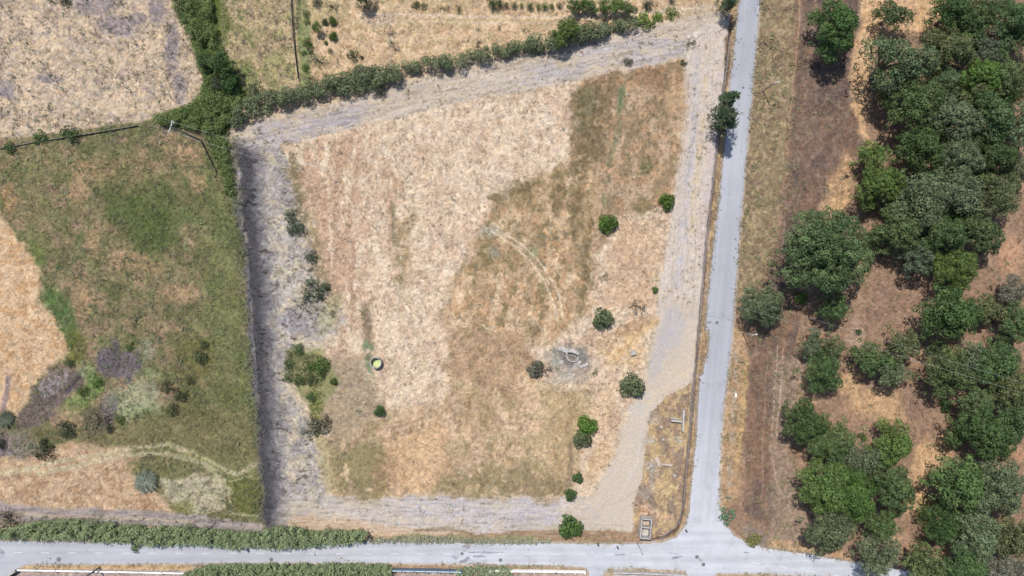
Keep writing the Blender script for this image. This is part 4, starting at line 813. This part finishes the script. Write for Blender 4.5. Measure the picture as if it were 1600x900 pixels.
for k, x, y, r, c, lb in [
 ('shrub', 62, 215, 13, 'oak', 'left bush of two on the fence between the western fields'),
 ('shrub', 109, 209, 16, 'oak', 'right and larger bush of two on the fence between the western fields'),
 ('shrub', 14, 231, 10, 'oak', 'bush on the fence line at the left edge of the photo'),
 ('sword', 8, 655, 14, 'shade', 'dark spiky bush at the left edge beside the brown mound'),
 ('shrub', 65, 705, 18, 'darko', 'round olive-black bush above the orange field'),
 ('shrub', 103, 672, 15, 'darko', 'dark olive bush with a cleft crown, upper right of the round olive-black one'),
 ('sparse', 152, 655, 18, 'brown', 'sparse dark brush between the cleft bush and the pale green patch'),
 ('shrub', 172, 670, 8, 'darko', 'small dark bush beside the sparse brush'),
 ('shrub', 201, 541, 8, 'bright', 'small green bush on the top rim of the bare grey patch'),
 ('shrub', 152, 598, 9, 'bright', 'upright green bush left of the bare grey patch'),
 ('shrub', 108, 568, 7, 'olivec', 'small bush at the top of the brown mound'),
 ('sword', 228, 752, 18, 'silverg', 'silvery spiky clump on the orange field'),
 ('bare', 328, 815, 26, 'dull', 'leafless tree above the reed hedge'),
 ('shrub', -4, 694, 12, 'darko', 'dark bush cut by the left edge above the orange field'),
 ('shrub', 312, 558, 12, 'olivec', 'olive bush alone at the right of the green field'),
 ('shrub', 318, 540, 8, 'olivec', 'smaller olive bush just above the lone olive bush'),
 ('shrub', 260, 604, 12, 'olivec', 'uppermost bush of the olive group right of the pale green patch'),
 ('shrub', 280, 617, 12, 'olivec', 'right bush of the olive group beside the pale green patch'),
 ('shrub', 268, 640, 11, 'olivec', 'lowest bush of the olive group beside the pale green patch'),
 ('shrub', 296, 596, 8, 'olivec', 'small outlying bush upper right of the olive group'),
 ('shrub', 188, 656, 8, 'bright', 'small green bush under the pale green patch'),
 ('shrub', 128, 612, 9, 'bright', 'light green bush between the brown mound and the bare patch'),
 ('sparse', 10, 815, 22, 'brown', 'brown dry shrub at the left end of the reed hedge'),
 ('shrub', 100, 0, 12, 'shade', 'dark bush cut by the top edge over the pale northwestern field'),
 ('sparse', 80, 2, 9, 'dull', 'thin bush cut by the top edge, left of the dark one'),
 ]: plant(k, x, y, r, c, lb, LFG)
ORC = 'bushes and young trees of the orchard'
for k, x, y, r, c, lb in [
 ('shrub', 494, 2, 9, 'shade', 'dark bush at the top edge nearest the orchard fence'),
 ('sparse', 517, 8, 10, 'dull', 'thin greyish bush second along the top edge of the orchard'),
 ('oakS', 566, -8, 17, 'dark', 'dark tree mostly above the top edge, its shadow in the orchard'),
 ('shrub', 479, 21, 7, 'oak', 'small bush topmost beside the orchard fence'),
 ('shrub', 480, 34, 5, 'bright', 'tiny bush second down beside the orchard fence'),
 ('oakS', 493, 42, 10, 'bright', 'bright young tree with a separate round shadow by the orchard fence'),
 ('round', 507, 34, 5, 'olivec', 'tiny olive bush between two brighter ones'),
 ('round', 519, 32, 7, 'bright', 'upper of two clipped round bushes in the orchard'),
 ('round', 520, 56, 7, 'bright', 'lower of two clipped round bushes in the orchard'),
 ('round', 509, 66, 3.5, 'yel', 'tiny yellowish bush left below the clipped round bushes'),
 ('shrub', 479, 66, 9, 'bright', 'green bush in the orchard fence row, third down'),
 ('shrub', 484, 74, 7, 'oak', 'green bush touching the third one down the fence row'),
 ('shrub', 475, 82, 5, 'oak', 'small bush closest to the fence, left in the row'),
 ('shrub', 485, 81, 4.5, 'oak', 'small bush right beside the one closest to the fence'),
 ('shrub', 516, 79, 5, 'oak', 'small dark bush below the clipped round bushes'),
 ('sparse', 497, 94, 14, 'oak', 'loose-crowned young tree low in the orchard fence row'),
 ('shrub', 477, 105, 7, 'bright', 'bush just above the bramble hedge beside the fence'),
 ('sparse', 484, 121, 8, 'oak', 'thin bush at the hedge beside the fence foot'),
 ('sparse', 508, 116, 6, 'oak', 'thin bush at the hedge right of the fence foot'),
 ('shrub', 551, 87, 10, 'olivec', 'single dark olive bush on open straw in the orchard'),
 ('round', 565, 89, 2.5, 'shade', 'tiny sprig right of the single olive bush'),
 ('sparse', 611, 52, 7, 'dull', 'upper straggly vine of the lone upright row'),
 ('sparse', 613, 66, 7, 'dull', 'middle straggly vine of the lone upright row'),
 ('sparse', 618, 76, 7, 'dull', 'lower straggly vine of the lone upright row'),
 ('sparse', 612, 94, 5, 'silver', 'pale sprig under the lone upright row'),
 ('shrub', 650, 7, 7, 'olivec', 'left bush of the row along the orchard track'),
 ('shrub', 663, 9, 7, 'olivec', 'second bush of the row along the orchard track'),
 ('sparse', 690, 12, 8, 'yel', 'yellowish thin bush of the row along the orchard track'),
 ('sparse', 700, 13, 6, 'olivec', 'small thin bush right of the yellowish one by the orchard track'),
 ('sparse', 717, 13, 8, 'olivec', 'last thin bush of the row along the orchard track'),
 ('sparse', 747, 45, 5, 'dull', 'seedling in the upper row on the straw, leftmost'),
 ('sparse', 780, 44, 4.5, 'dull', 'seedling in the upper row on the straw, second'),
 ('sparse', 819, 46, 5, 'oak', 'greener seedling in the upper row on the straw'),
 ('sparse', 688, 67, 4, 'dull', 'leftmost seedling of the lower row along the hedge'),
 ('sparse', 716, 68, 4.5, 'dull', 'second seedling of the lower row along the hedge'),
 ('sparse', 731, 64, 3, 'oak', 'tiny third seedling of the lower row along the hedge'),
 ('sparse', 748, 65, 6, 'oak', 'largest seedling of the lower row along the hedge'),
 ('vine', 770, 3, 10, 'dark', 'dark double bush at the left end of the top orchard row'),
 ('vine', 781, 5, 7, 'dark', 'dark bush second in the top orchard row'),
 ('vine', 791, 7, 5, 'olivec', 'small olive bush third in the top orchard row'),
 ('vine', 803, 7, 5.5, 'oak', 'narrow green bush fourth in the top orchard row'),
 ('vine', 815, 8, 4.5, 'yel', 'narrow yellowish bush fifth in the top orchard row'),
 ('vine', 828, 8, 6.5, 'oak', 'green bush sixth in the top orchard row'),
 ('vine', 841, 8, 5.5, 'yel', 'yellow-tinged bush seventh in the top orchard row'),
 ('vine', 852, 9, 6.5, 'oak', 'green bush eighth in the top orchard row'),
 ('vine', 862, 10, 5, 'bright', 'small bright bush ninth in the top orchard row'),
 ('vine', 874, 9, 4.5, 'olivec', 'thin bush tenth and alone in the top orchard row'),
 ('oakS', 898, 8, 13, 'dark', 'left tree of the dense block in the top orchard row'),
 ('oakS', 912, 6, 11, 'bright', 'bright middle tree of the dense block in the top orchard row'),
 ('oakS', 925, 9, 11, 'oak', 'right tree of the first dense block in the top orchard row'),
 ('oakS', 945, 10, 13, 'dark', 'left tree of the second dense block at the top edge'),
 ('oakS', 963, 7, 13, 'bright', 'middle tree of the second dense block at the top edge'),
 ('oakS', 981, 12, 14, 'oak', 'right tree of the second dense block at the top edge'),
 ('vine', 1012, 5, 9, 'shade', 'dark bush with a square shadow right of the second dense block'),
 ('vine', 1050, -2, 7, 'dull', 'small bush at the top edge over the orchard fence corner'),
 ]: plant(k, x, y, r, c, lb, ORC)
OTH = [
 ('oakS', 885, 46, 23, 'bright', 'feathery green tree standing in the bramble hedge', 'trees in the hedges', 'hedge_tree'),
 ('shrub', 1008, 32, 16, 'lime', 'lime green bush at the right end of the bramble hedge', 'trees in the hedges', None),
 ('shrub', 1028, 26, 9, 'lime', 'small lime green bush in the middle of the lime trio', 'trees in the hedges', None),
 ('shrub', 1048, 20, 12, 'lime', 'rightmost lime green bush by the orchard fence corner', 'trees in the hedges', None),
 ('pine', 1137, 8, 19, 'pinec', 'pine beside the road cut by the top edge', 'pines along the road', None),
 ('pine', 1140, 155, 19, 'pinec', 'upper and smaller pine of the pair beside the road', 'pines along the road', None),
 ('pine', 1130, 186, 31, 'pinec', 'lower and larger pine of the pair beside the road', 'pines along the road', None),
 ('oakS', 318, 94, 15, 'dark', 'leftmost dark tree in the northwestern thicket', 'trees in the hedges', None),
 ('oakS', 344, 100, 21, 'dark', 'topmost large dark tree in the northwestern thicket', 'trees in the hedges', None),
 ('oakS', 356, 124, 18, 'dark', 'lower dark tree on the right flank of the thicket', 'trees in the hedges', None),
 ('oakS', 338, 128, 12, 'shade', 'lowest small dark tree in the thicket', 'trees in the hedges', None),
 ('shrub', 400, 143, 18, 'grey', 'pale grey-green bush on top of the hedge west of the orchard fence', 'trees in the hedges', None),
 ('shrub', 1138, 806, 15, 'blue', 'bluish green bush at the corner of the junction', 'bushes by the junction', None),
 ('sparse', 1137, 778, 6, 'blue', 'tiny bluish sprig above the bush at the junction', 'bushes by the junction', None),
 ('shrub', 1178, 845, 12, 'yel', 'yellow-green bush beside the road right of the junction', 'bushes by the junction', None),
 ('round', 1253, 467, 10, 'bright', 'small round bright shrub between the lone road oak and the wood', 'bushes in and around the wood', None),
 ('round', 1342, 519, 5, 'oak', 'tiny shrub on the stony streak in the clearing', 'bushes in and around the wood', None),
 ('shrub', 1348, 683, 8, 'oak', 'small dark shrub left of the fresh green oak at the pale clearing', 'bushes in and around the wood', None),
 ('sparse', 1452, 815, 14, 'yel', 'thin yellow-green scrub between the two southern groups of oaks', 'bushes in and around the wood', None),
 ('round', 1480, 634, 10, 'oak', 'small bush at the foot of the wide mossy oak', 'bushes in and around the wood', None),
 ('sparse', 1440, 845, 11, 'yel', 'lower patch of yellow-green scrub near the road\'s end', 'bushes in and around the wood', None),
 ('shrub', 212, 855, 9, 'bright', 'dark green bush breaking the front of the reed hedge', 'trees in the hedges', None),
]
for k, x, y, r, c, lb, gp, nm in OTH:
    e = plant(k, x, y, r, c, lb, gp)
    if nm: e.name = nm

# ---------------------------------------------------------------- hedges and thickets
def in_poly(poly, n, rg):
    P = np.array(poly, float); out = np.zeros((0, 2))
    while len(out) < n:
        q = rg.uniform(P.min(0), P.max(0), (n * 3, 2)); out = np.r_[out, q[sdist(q[:, 0], q[:, 1], poly) > 0]]
    return out[:n]
def area(poly): 
    P = np.array(poly, float); x, y = P[:, 0], P[:, 1]; return abs(np.dot(x, np.roll(y, -1)) - np.dot(y, np.roll(x, -1))) / 2 * S * S
def thicket(name, poly, h, label, cat, colr, lump=.9, leaf=.24, dens=30, seed=0, group=None, hmap=None):
    rg = np.random.default_rng(seed); n = int(area(poly) / (lump * lump) * 1.7) + 3; q = in_poly(poly, n, rg); cs, rs, VVs = [], [], []
    c0 = G(*np.array(poly).mean(0), h * .7)
    hv = fbm(q[:, 0] / 12, q[:, 1] / 12, 2, 3)
    for (x, y), v_ in zip(q, hv):
        hh = h * (.35 + .9 * v_ + rg.uniform(-.1, .18)); k = 1 - hh / H; r = lump * rg.uniform(.6, 1.15); p = G(x, y, hh * .8) - c0
        cs.append((p.x, p.y, max(hh - r * .8, .1))); rs.append(r)
    Vv, Ff, var = puff_leaves(cs, rs, dens, leaf, seed, up=-.5, jit=.5, fill=.3)
    e = empty(name, c0, label, cat, group); o = link('foliage', npmesh('foliage', Vv, Ff, LEAF, {'var': var}), e); o.color = (*LC[colr], 1)
    return e
BRAM = [(362, 178), (395, 150), (430, 142), (470, 136), (520, 121), (560, 107), (600, 104), (640, 97), (700, 89), (760, 73), (800, 66), (850, 54), (880, 44), (940, 38), (990, 30), (1000, 34), (985, 42), (950, 46), (935, 54), (905, 62), (870, 73), (820, 80), (780, 85), (740, 94), (700, 104), (660, 106), (620, 122), (580, 140), (540, 143), (500, 148), (450, 158), (400, 176), (372, 193), (358, 198)]
thicket('bramble_hedge', BRAM, 2.3, 'long grey-green bramble hedge running along the top edge of the plot', 'hedge', 'hedge', .85, .26, 34, 5)
THK = [(262, -60), (318, -60), (330, 10), (335, 60), (352, 88), (365, 140), (388, 152), (360, 178), (352, 204), (330, 206), (290, 198), (246, 190), (248, 183), (302, 162), (321, 128), (306, 88), (290, 48), (268, 4)]
thicket('bramble_thicket', THK, 1.7, 'bright green thicket of brambles and tall grass at the corner of the western fields', 'thicket', 'grassy', .62, .21, 44, 6)
thicket('bramble_thicket', [(318, 212), (352, 212), (362, 262), (366, 312), (352, 300), (345, 262)], 1.0, 'low green thicket at the pole\'s foot beside the dark lane', 'thicket', 'grassy', .5, .22, 30, 9)
thicket('grassy_clump', thk_later, .45, 'tall olive grass filling the clump of shrubs on the left lane', 'clump', 'oliveg', .4, .2, 9, 12)
thicket('grassy_clump', [(486, 606), (500, 612), (508, 650), (498, 672), (482, 650)], .4, 'yellowish grass strip below the green clump on the left lane', 'clump', 'yel', .4, .2, 7, 13)
def reeds(name, poly, h, label, colr, n_m2=16, seed=0, lean=(0.1, -.55)):
    rg = np.random.default_rng(seed); n = int(area(poly) * n_m2); q = in_poly(poly, n, rg); c0 = G(*np.array(poly).mean(0), h * .7); P, D, N, Ln = [], [], [], []
    cl = fbm(q[:, 0] / 7, q[:, 1] / 7, 2, 2)
    for (x, y), cv in zip(q, cl):
        hh = h * (.35 + 1.0 * (cv - .2) + .25 * rg.random()); b0 = G(x, y, hh * .85) - c0
        for k in range(7):
            f = rg.uniform(.35, 1.05); a = rg.uniform(0, 6.28); l = rg.uniform(.4, .8); dx, dy = math.cos(a) * .55 + lean[0], math.sin(a) * .55 + lean[1]
            if k == 0:
                P.append((b0.x, b0.y, hh * .42)); D.append((.03, .02, 1)); N.append((1, rg.normal(), 0)); Ln.append(hh * .85); continue
            P.append((b0.x + dx * l * .5, b0.y + dy * l * .5, hh * f)); D.append((dx, dy, rg.uniform(-.25, .55))); N.append((rg.normal(0, .35), rg.normal(0, .35), 1)); Ln.append(l)
    P, D, N, Ln = map(np.array, (P, D, N, Ln)); Vv, Ff = rhombi(P, D, N, Ln, np.where(np.array(D)[:, 2] == 1, .05, rg.uniform(.08, .17, len(P))))
    e = empty(name, c0, label, 'hedge', 'reed hedges along the bottom road'); o = link('leaves', npmesh('leaves', Vv, Ff, LEAF, {'var': np.clip(rg.normal(.5, .22, len(P)), 0, 1)}), e); o.color = (*LC[colr], 1)
    return e
NETC = noise_mat('green_cane', (.12, .15, .06), (.25, .27, .12), 3)
reeds('reed_hedge', [(-80, 832), (0, 826), (45, 816), (100, 812), (180, 818), (230, 824), (290, 822), (340, 828), (400, 832), (430, 824), (450, 822), (480, 829), (560, 829), (573, 836), (566, 846), (500, 853), (430, 857), (400, 854), (360, 857), (310, 850), (240, 852), (180, 846), (100, 842), (0, 840), (-80, 841)], 3.1, 'long green reed hedge on the north side of the bottom road', 'reed', seed=3)
reeds('reed_hedge', [(312, 886), (330, 882), (450, 881), (600, 882), (612, 888), (606, 930), (300, 930), (284, 898)], 2.4, 'reed hedge south of the bottom road between white wall and dark fence', 'reed', seed=4)
reeds('reed_hedge', [(712, 888), (735, 884), (790, 885), (800, 890), (790, 930), (720, 930)], 1.4, 'thin reed clump south of the road between dark fence and white fence', 'reed2', 12, seed=5)
reeds('weed_strip', [(575, 840), (660, 836), (760, 841), (860, 842), (860, 847), (760, 847), (575, 846)], .6, 'low grey-green weeds on the verge above the bottom road', 'weed', 9, seed=6)

# ---------------------------------------------------------------- power line
def utility_pole(px, py, Ht, label, cross=True, ang=-.31, r=(.20, .12)):
    e = empty('utility_pole', G(px, py), label, 'pole', 'poles around the fields')
    MB().tube([(0, 0, -.5), (0, 0, Ht * .5), (0, 0, Ht)], [r[0], (r[0] + r[1]) / 2, r[1]], 10).build('shaft', DARKCONC, e, smooth=True)
    if cross:
        c = MB().box(-.06, .06, -1.0, 1.0, Ht - .22, Ht - .1, ang); c.box(-.3, .0, -.84, -.76, Ht - .215, Ht - .12, ang); c.build('crossarm', METAL, e)
        for (u, v) in ((0, .8), (.35, .72), (0, -.8)):
            X = u * math.cos(ang) - v * math.sin(ang); Y = u * math.sin(ang) + v * math.cos(ang)
            MB().lathe([(.02, 0), (.10, .02), (.07, .1), (.11, .14), (.08, .24), (.03, .3), (.01, .3)], 12, (X, Y, Ht - .1), close=False).build('insulator', PORC, e, smooth=True)
    return e
p1 = utility_pole(316, 221, 11.2, 'tall pole with white insulators at the edge of the western thicket')
p2 = utility_pole(1810, 678, 11.2, 'far end pole of the power line beyond the wood')
for sgn, lb in ((1, 'upper wire of the power line crossing the whole plot'), (-1, 'lower wire of the power line crossing the whole plot')):
    a = G(316, 221); b2 = G(1810, 678); pts = []; off = Vector((.31 * .8, .95 * .8, 0)) * sgn
    for k in range(41):
        f = k / 40; p = a.lerp(b2, f) + off; p.z = 11.25 - 4 * 2.6 * f * (1 - f); pts.append(p)
    o = MB().tube(pts, .010, 6).build('power_line_wire', WIRE, smooth=True); tag(o, lb, 'wire', 'wires of the power line')
    d_ = (a - b2).normalized(); pts = [a + off + Vector((0, 0, 11.25)) + d_ * s_ - Vector((0, 0, .02 * s_)) for s_ in (0, 20, 60)]
    o = MB().tube(pts, .010, 6).build('power_line_wire', WIRE, smooth=True); tag(o, lb.replace('crossing the whole plot', 'leaving the pole to the upper left'), 'wire', 'wires of the power line')
utility_pole(155, 887, 9, 'dark utility pole behind the white wall at the bottom left', False, r=(.15, .1))
utility_pole(996, 849, 4.2, 'thin dark post at the road edge below the ruined hut', False, r=(.07, .05))
for px, py, hh, lb in ((1192, 143, 5, 'short grey post with an arm on the verge right of the pines'), (1160, 521, 4.6, 'short grey post with an arm on the verge below the lone oak')):
    e = utility_pole(px, py, hh, lb, False, r=(.09, .07)); MB().tube([(0, 0, hh - .1), (.7, .15, hh + .1)], [.05, .04], 6).build('arm', METAL, e); MB().box(.6, 1.0, .05, .25, hh + .05, hh + .15).build('lamp_head', METAL, e, .01)

# ---------------------------------------------------------------- fences
def fence(pts, Ht, step, label, net=None, postr=.05, posts_mat=POSTW):
    e = empty('wire_fence', G(*pts[0]), label, 'fence', 'wire fences round the fields'); o0 = G(*pts[0]); P = [G(*p) - o0 for p in pts]; cp = [P[0]]; acc = 0
    for a, b2 in zip(P, P[1:]):
        Lh = (b2 - a).length; s_ = step - acc
        while s_ < Lh: cp.append(a.lerp(b2, s_ / Lh)); s_ += step
        acc = Lh - (s_ - step)
    rr = random.Random(len(pts))
    pm = None
    for p in cp:
        if pm is None:
            o = MB().tube([(0, 0, -.4), (0, 0, Ht + .1)], [postr, postr * .8], 7).build('post', posts_mat, e, smooth=True); pm = o.data
        else: o = link('post', pm, e)
        o.location = p; o.rotation_euler = (rr.uniform(-.05, .05), rr.uniform(-.05, .05), 0)
    mb = MB()
    for z in (.35, .7, 1.0): mb.tube([Vector((p.x, p.y, Ht * z)) for p in cp], .012, 4)
    mb.build('wires', METAL, e)
    if net:
        mb = MB()
        for a, b2 in zip(cp, cp[1:]):
            dv = b2 - a; ang = math.atan2(dv.y, dv.x); mb.box(0, dv.length, -.012, .012, .02, Ht * .95, ang, (a.x, a.y))
        mb.build('netting', net, e)
    return e
fence([(454, -60), (456, 0), (459, 50), (463, 90), (468, 130)], .75, 2.6, 'dark netted fence on the west side of the orchard', NET)
fence([(-60, 240), (0, 233), (60, 222), (120, 213), (180, 203), (236, 193)], .4, 3.5, 'low dark fence between the two western fields', NET)
fence([(1139, 60), (1133, 110), (1123, 190), (1114, 270), (1105, 350), (1097, 430), (1090, 520), (1083, 590), (1077, 660), (1070, 740), (1065, 800), (1055, 826), (1034, 839), (1000, 844)], 1.1, 4.5, 'thin wire fence on posts along the ditch beside the road')
fence([(1060, 24), (1090, 18), (1124, 10)], 1.1, 3, 'short wire fence between the orchard and the top lane', None)
# ---------------------------------------------------------------- walls south of the road
def wall(pts, Ht, th, label, mat, cap, name='boundary_wall', pillars=0, cat='wall'):
    e = empty(name, G(*pts[0]), label, cat, 'walls and fences south of the bottom road'); o0 = G(*pts[0]); mb = MB(); mc = MB()
    for a, b2 in zip(pts, pts[1:]):
        A = G(*a) - o0; B = G(*b2) - o0; dv = B - A; ang = math.atan2(dv.y, dv.x); mb.box(0, dv.length, -th / 2, th / 2, -.3, Ht, ang, (A.x, A.y)); mc.box(-.02, dv.length + .02, -th / 2 - .05, th / 2 + .05, Ht, Ht + .07, ang, (A.x, A.y))
        if pillars:
            for k in range(pillars + 1):
                f = k / pillars; q = A.lerp(B, f); mp = MB().box(-.1, .1, -.28, .02 + th / 2, -.3, Ht + .12, ang, (q.x, q.y)); mp.build('pillar', mat, e, .01)
    mb.build('wall_body', mat, e); mc.build('coping', cap, e, .01); return e
wall([(30, 889), (150, 891), (290, 894)], .55, .14, 'low white boundary wall at the bottom left of the photo', CONC_W, WHITEW, pillars=4)
wall([(18, 902), (22, 894), (30, 889)], 1.0, .2, 'curved dark end of the white wall at the bottom left corner', DARKCONC, CONC)
wall([(612, 887), (722, 889)], 1.4, .08, 'dark blue-grey sheet fence at the bottom edge', SHEET, SHEETCAP, 'sheet_fence', 6, 'fence')
wall([(766, 890), (868, 891), (914, 892)], .7, .15, 'bright white wall with pillars at the bottom edge left of the side road', WHITEW, WHITEW, pillars=3)
wall([(958, 892), (1000, 893), (1068, 896)], .9, .15, 'plain grey wall at the bottom edge below the junction', CONC_W, CONC_W)
# ---------------------------------------------------------------- round water tank
e = empty('water_tank', G(588.5, 566), 'round concrete tank full of bright green water', 'water tank')
MB().lathe([(1.0, -.5), (1.0, .95), (.98, 1.0), (.87, 1.0), (.85, .96), (.85, -.5)], 48).build('tank_wall', CONC, e, smooth=False)
MB().lathe([(.01, 0), (.845, 0), (.845, -.05), (.01, -.05)], 48, (0, 0, .0)).build('duckweed', ALGAE, e)
# ---------------------------------------------------------------- ruined ring
e = empty('ruined_ring', G(894, 554), 'broken round concrete well ring with a half cover in the middle of rubble', 'well ruin')
MB().lathe([(1.15, -.3), (1.15, .5), (1.0, .5), (1.0, -.3)], 36, (.1, -.15, 0)).build('ring', CONC_W, e)
MB().lathe([(.01, -.3), (1.0, -.3), (1.0, -.34), (.01, -.34)], 36, (.1, -.15, .36)).build('well_floor', DARKCONC, e)
mb = MB()
P_ = [(-.95, .45), (-.6, .95), (0, 1.1), (.7, .9), (1.25, .3), (1.1, -.15), (.5, .2), (-.2, .45)]
bm = mb.bm; lo_ = [bm.verts.new((x, y, .52)) for x, y in P_]; hi_ = [bm.verts.new((x, y, .68)) for x, y in P_]; bm.faces.new(hi_); bm.faces.new(lo_[::-1])
for k in range(8): bm.faces.new([lo_[k], lo_[(k + 1) % 8], hi_[(k + 1) % 8], hi_[k]])
mb.build('broken_cover', CONC, e, .02)
def rubble(name, px, py, sx, sy, sz, rz, mat, label, seed, group='lumps of rubble', cat='rubble'):
    o = MB().box(-sx / 2, sx / 2, -sy / 2, sy / 2, -.1, sz); o.rough(min(sx, sy) * .09, seed, 2); ob = o.build(name, mat, None)
    ob.location = G(px, py); ob.rotation_euler = (0, 0, rz); tag(ob, label, cat, group); return ob
rubble('rubble_slab', 880, 546, 1.6, .7, .3, -.35, CONC_W, 'pale slab at the upper left of the ruined ring', 1)
rubble('rubble_slab', 912, 571, 1.5, .5, .22, .45, CONC_W, 'white slab at the lower right of the ruined ring', 2)
rubble('rubble_slab', 877, 566, .8, .55, .2, .2, CONC_W, 'small pale slab at the lower left of the ruined ring', 3)
rubble('rubble_slab', 903, 566, .9, .8, .12, .7, CONC, 'flat grey slab touching the ruined ring', 4)
rubble('rubble_slab', 889, 584, .7, .4, .15, .1, CONC_W, 'small white stone below the ruined ring', 5)
rubble('stone_block', 989, 551, .9, .7, .5, .3, CONC, 'single grey block left of the dirt track', 6, None, 'stone')
# ---------------------------------------------------------------- broken walls in the triangle
e = empty('broken_wall', G(1066, 655), 'T-shaped stub of concrete wall standing in the triangle', 'wall ruin')
MB().box(-.15, .15, -2.0, 1.8, -.2, .9, -.06).rough(.04, 3, 1).build('long_stub', CONC_W, e)
MB().box(-2.1, -.24, -.13, .13, -.2, .85, -.12, (0, -.35)).rough(.03, 4, 1).build('cross_stub', CONC_W, e)
rubble('rubble_beam', 1053, 653, 1.4, .22, .3, -.15, CONC, 'thin beam lying at the tip of the T-shaped stub', 14)
e = empty('broken_wall', G(1040, 725), 'fallen pale wall fragment bent like a hook in the triangle', 'wall ruin')
MB().box(-1.1, 1.0, -.18, .22, -.2, .55, -.13).rough(.05, 8, 1).build('fallen_piece', PINKR, e)
MB().box(-.35, .35, -.9, .9, -.2, .3, .5, (-1.35, .45)).rough(.08, 9, 1).build('plaster_heap', PINKR, e)
for k, (x, y, s_, lb) in enumerate([(1062, 688, .8, 'chunk of rubble below the T-shaped stub'), (1054, 743, .7, 'chunk of rubble right of the hooked fragment'), (1033, 667, .7, 'chunk of rubble in the upper triangle near the dirt track'), (1020, 690, .6, 'chunk of rubble halfway down the triangle beside the track'), (1036, 686, .6, 'small chunk in the middle of the triangle'), (1017, 727, .8, 'chunk of rubble left of the hooked fragment')]):
    rubble('rubble_chunk', x, y, s_ * .8, s_ * .5, .22, k, CONC, lb, 20 + k)
# ---------------------------------------------------------------- roofless hut
e = empty('ruined_hut', G(1008, 824, .8), 'roofless two-room concrete hut beside the road junction', 'hut', None, -.09)
w2, h2, z2, t_ = .92, 1.75, 1.7, .17
wm = MB(); wm.box(-w2, w2, h2 - t_, h2, -.2, z2); wm.box(-w2, w2, -h2, -h2 + t_, -.2, z2); wm.box(-w2, -w2 + t_, -h2 + t_, h2 - t_, -.2, z2); wm.box(w2 - t_, w2, -h2 + t_, h2 - t_, -.2, z2); wm.build('outer_walls', CONC_W, e)
MB().box(-w2 + t_, w2 - t_, .12, .3, -.2, z2 - .06).build('partition_wall', CONC, e)
MB().box(-w2 + t_, w2 - t_, -h2 + t_, .12, -.1, .22).build('floor_slab', CONC_W, e); MB().box(-w2 + t_, w2 - t_, .3, h2 - t_, -.1, .22).build('floor_slab', PINKR, e)
rr = random.Random(5); mb = MB()
for k in range(9): x, y = rr.uniform(-.6, .6), rr.uniform(-1.4, 1.3); q = rr.uniform(.08, .16); mb.box(-q, q, -q * .6, q * .6, .2, .2 + q, rr.uniform(0, 3), (x, y))
mb.build('debris', PINKR, e)
rubble('brick_heap', 1006, 802, 1.3, .35, .12, 0, BRICK, 'red brick rubble along the top of the roofless hut', 31)
# ---------------------------------------------------------------- small things on and by the roads
for k, (x, y, r_, lb) in enumerate([(1161, 137, .22, 'round manhole cover on the road between the pines and the post'), (1120, 504, .28, 'round manhole cover on the road left of the lone oak'), (92, 874, .4, 'round manhole cover on the bottom road at its left end'), (782, 875, .32, 'round manhole cover near the dark stains on the bottom road'), (1089, 870, .32, 'upper of two manhole covers in the junction'), (1099, 882, .34, 'lower of two manhole covers in the junction'), (424, 874, .34, 'round manhole cover on the bottom road below the reeds'), (722, 865, .28, 'small dark cover beside the stains on the bottom road'), (0, 865, .85, 'wide round patch cover at the left edge of the bottom road')]):
    o = MB().lathe([(.01, 0), (.01, .012), (r_ * .86, .012), (r_ * .88, .006), (r_ * .92, .006), (r_ * .94, .014), (r_, .014), (r_, 0)], 28).build('manhole_cover', COVER if r_ < .6 else TAR_SHADOW); o.location = G(x, y) + Vector((0, 0, .03)); tag(o, lb, 'manhole cover', 'manhole covers in the roads')
for x, y, lb in [(934, 849.5, 'short black bollard at the edge of the bottom road'), (1071.5, 828, 'short black bollard at the corner of the junction'), (964.5, 854, 'low grey marker on the edge of the bottom road')]:
    e = empty('bollard', G(x, y), lb, 'bollard', 'bollards by the bottom road'); MB().tube([(0, 0, 0), (0, 0, .75)], [.14, .12], 10).build('shaft', DARKM, e, smooth=True); MB().lathe([(.01, .84), (.1, .82), (.14, .76), (.13, .74), (.01, .74)], 12, close=False).build('cap', DARKM, e, smooth=True)
e = empty('marker_stone', G(1149, 617), 'white marker stone on the verge right of the road', 'marker stone'); MB().box(-.13, .13, -.38, .38, -.1, .35).rough(.015, 3, 1).build('block', WHITEW, e); MB().box(-.1, .1, -.5, -.38, -.1, .15).build('foot', DARKM, e)
print('plants', cnt, 'objects', len(bpy.data.objects))
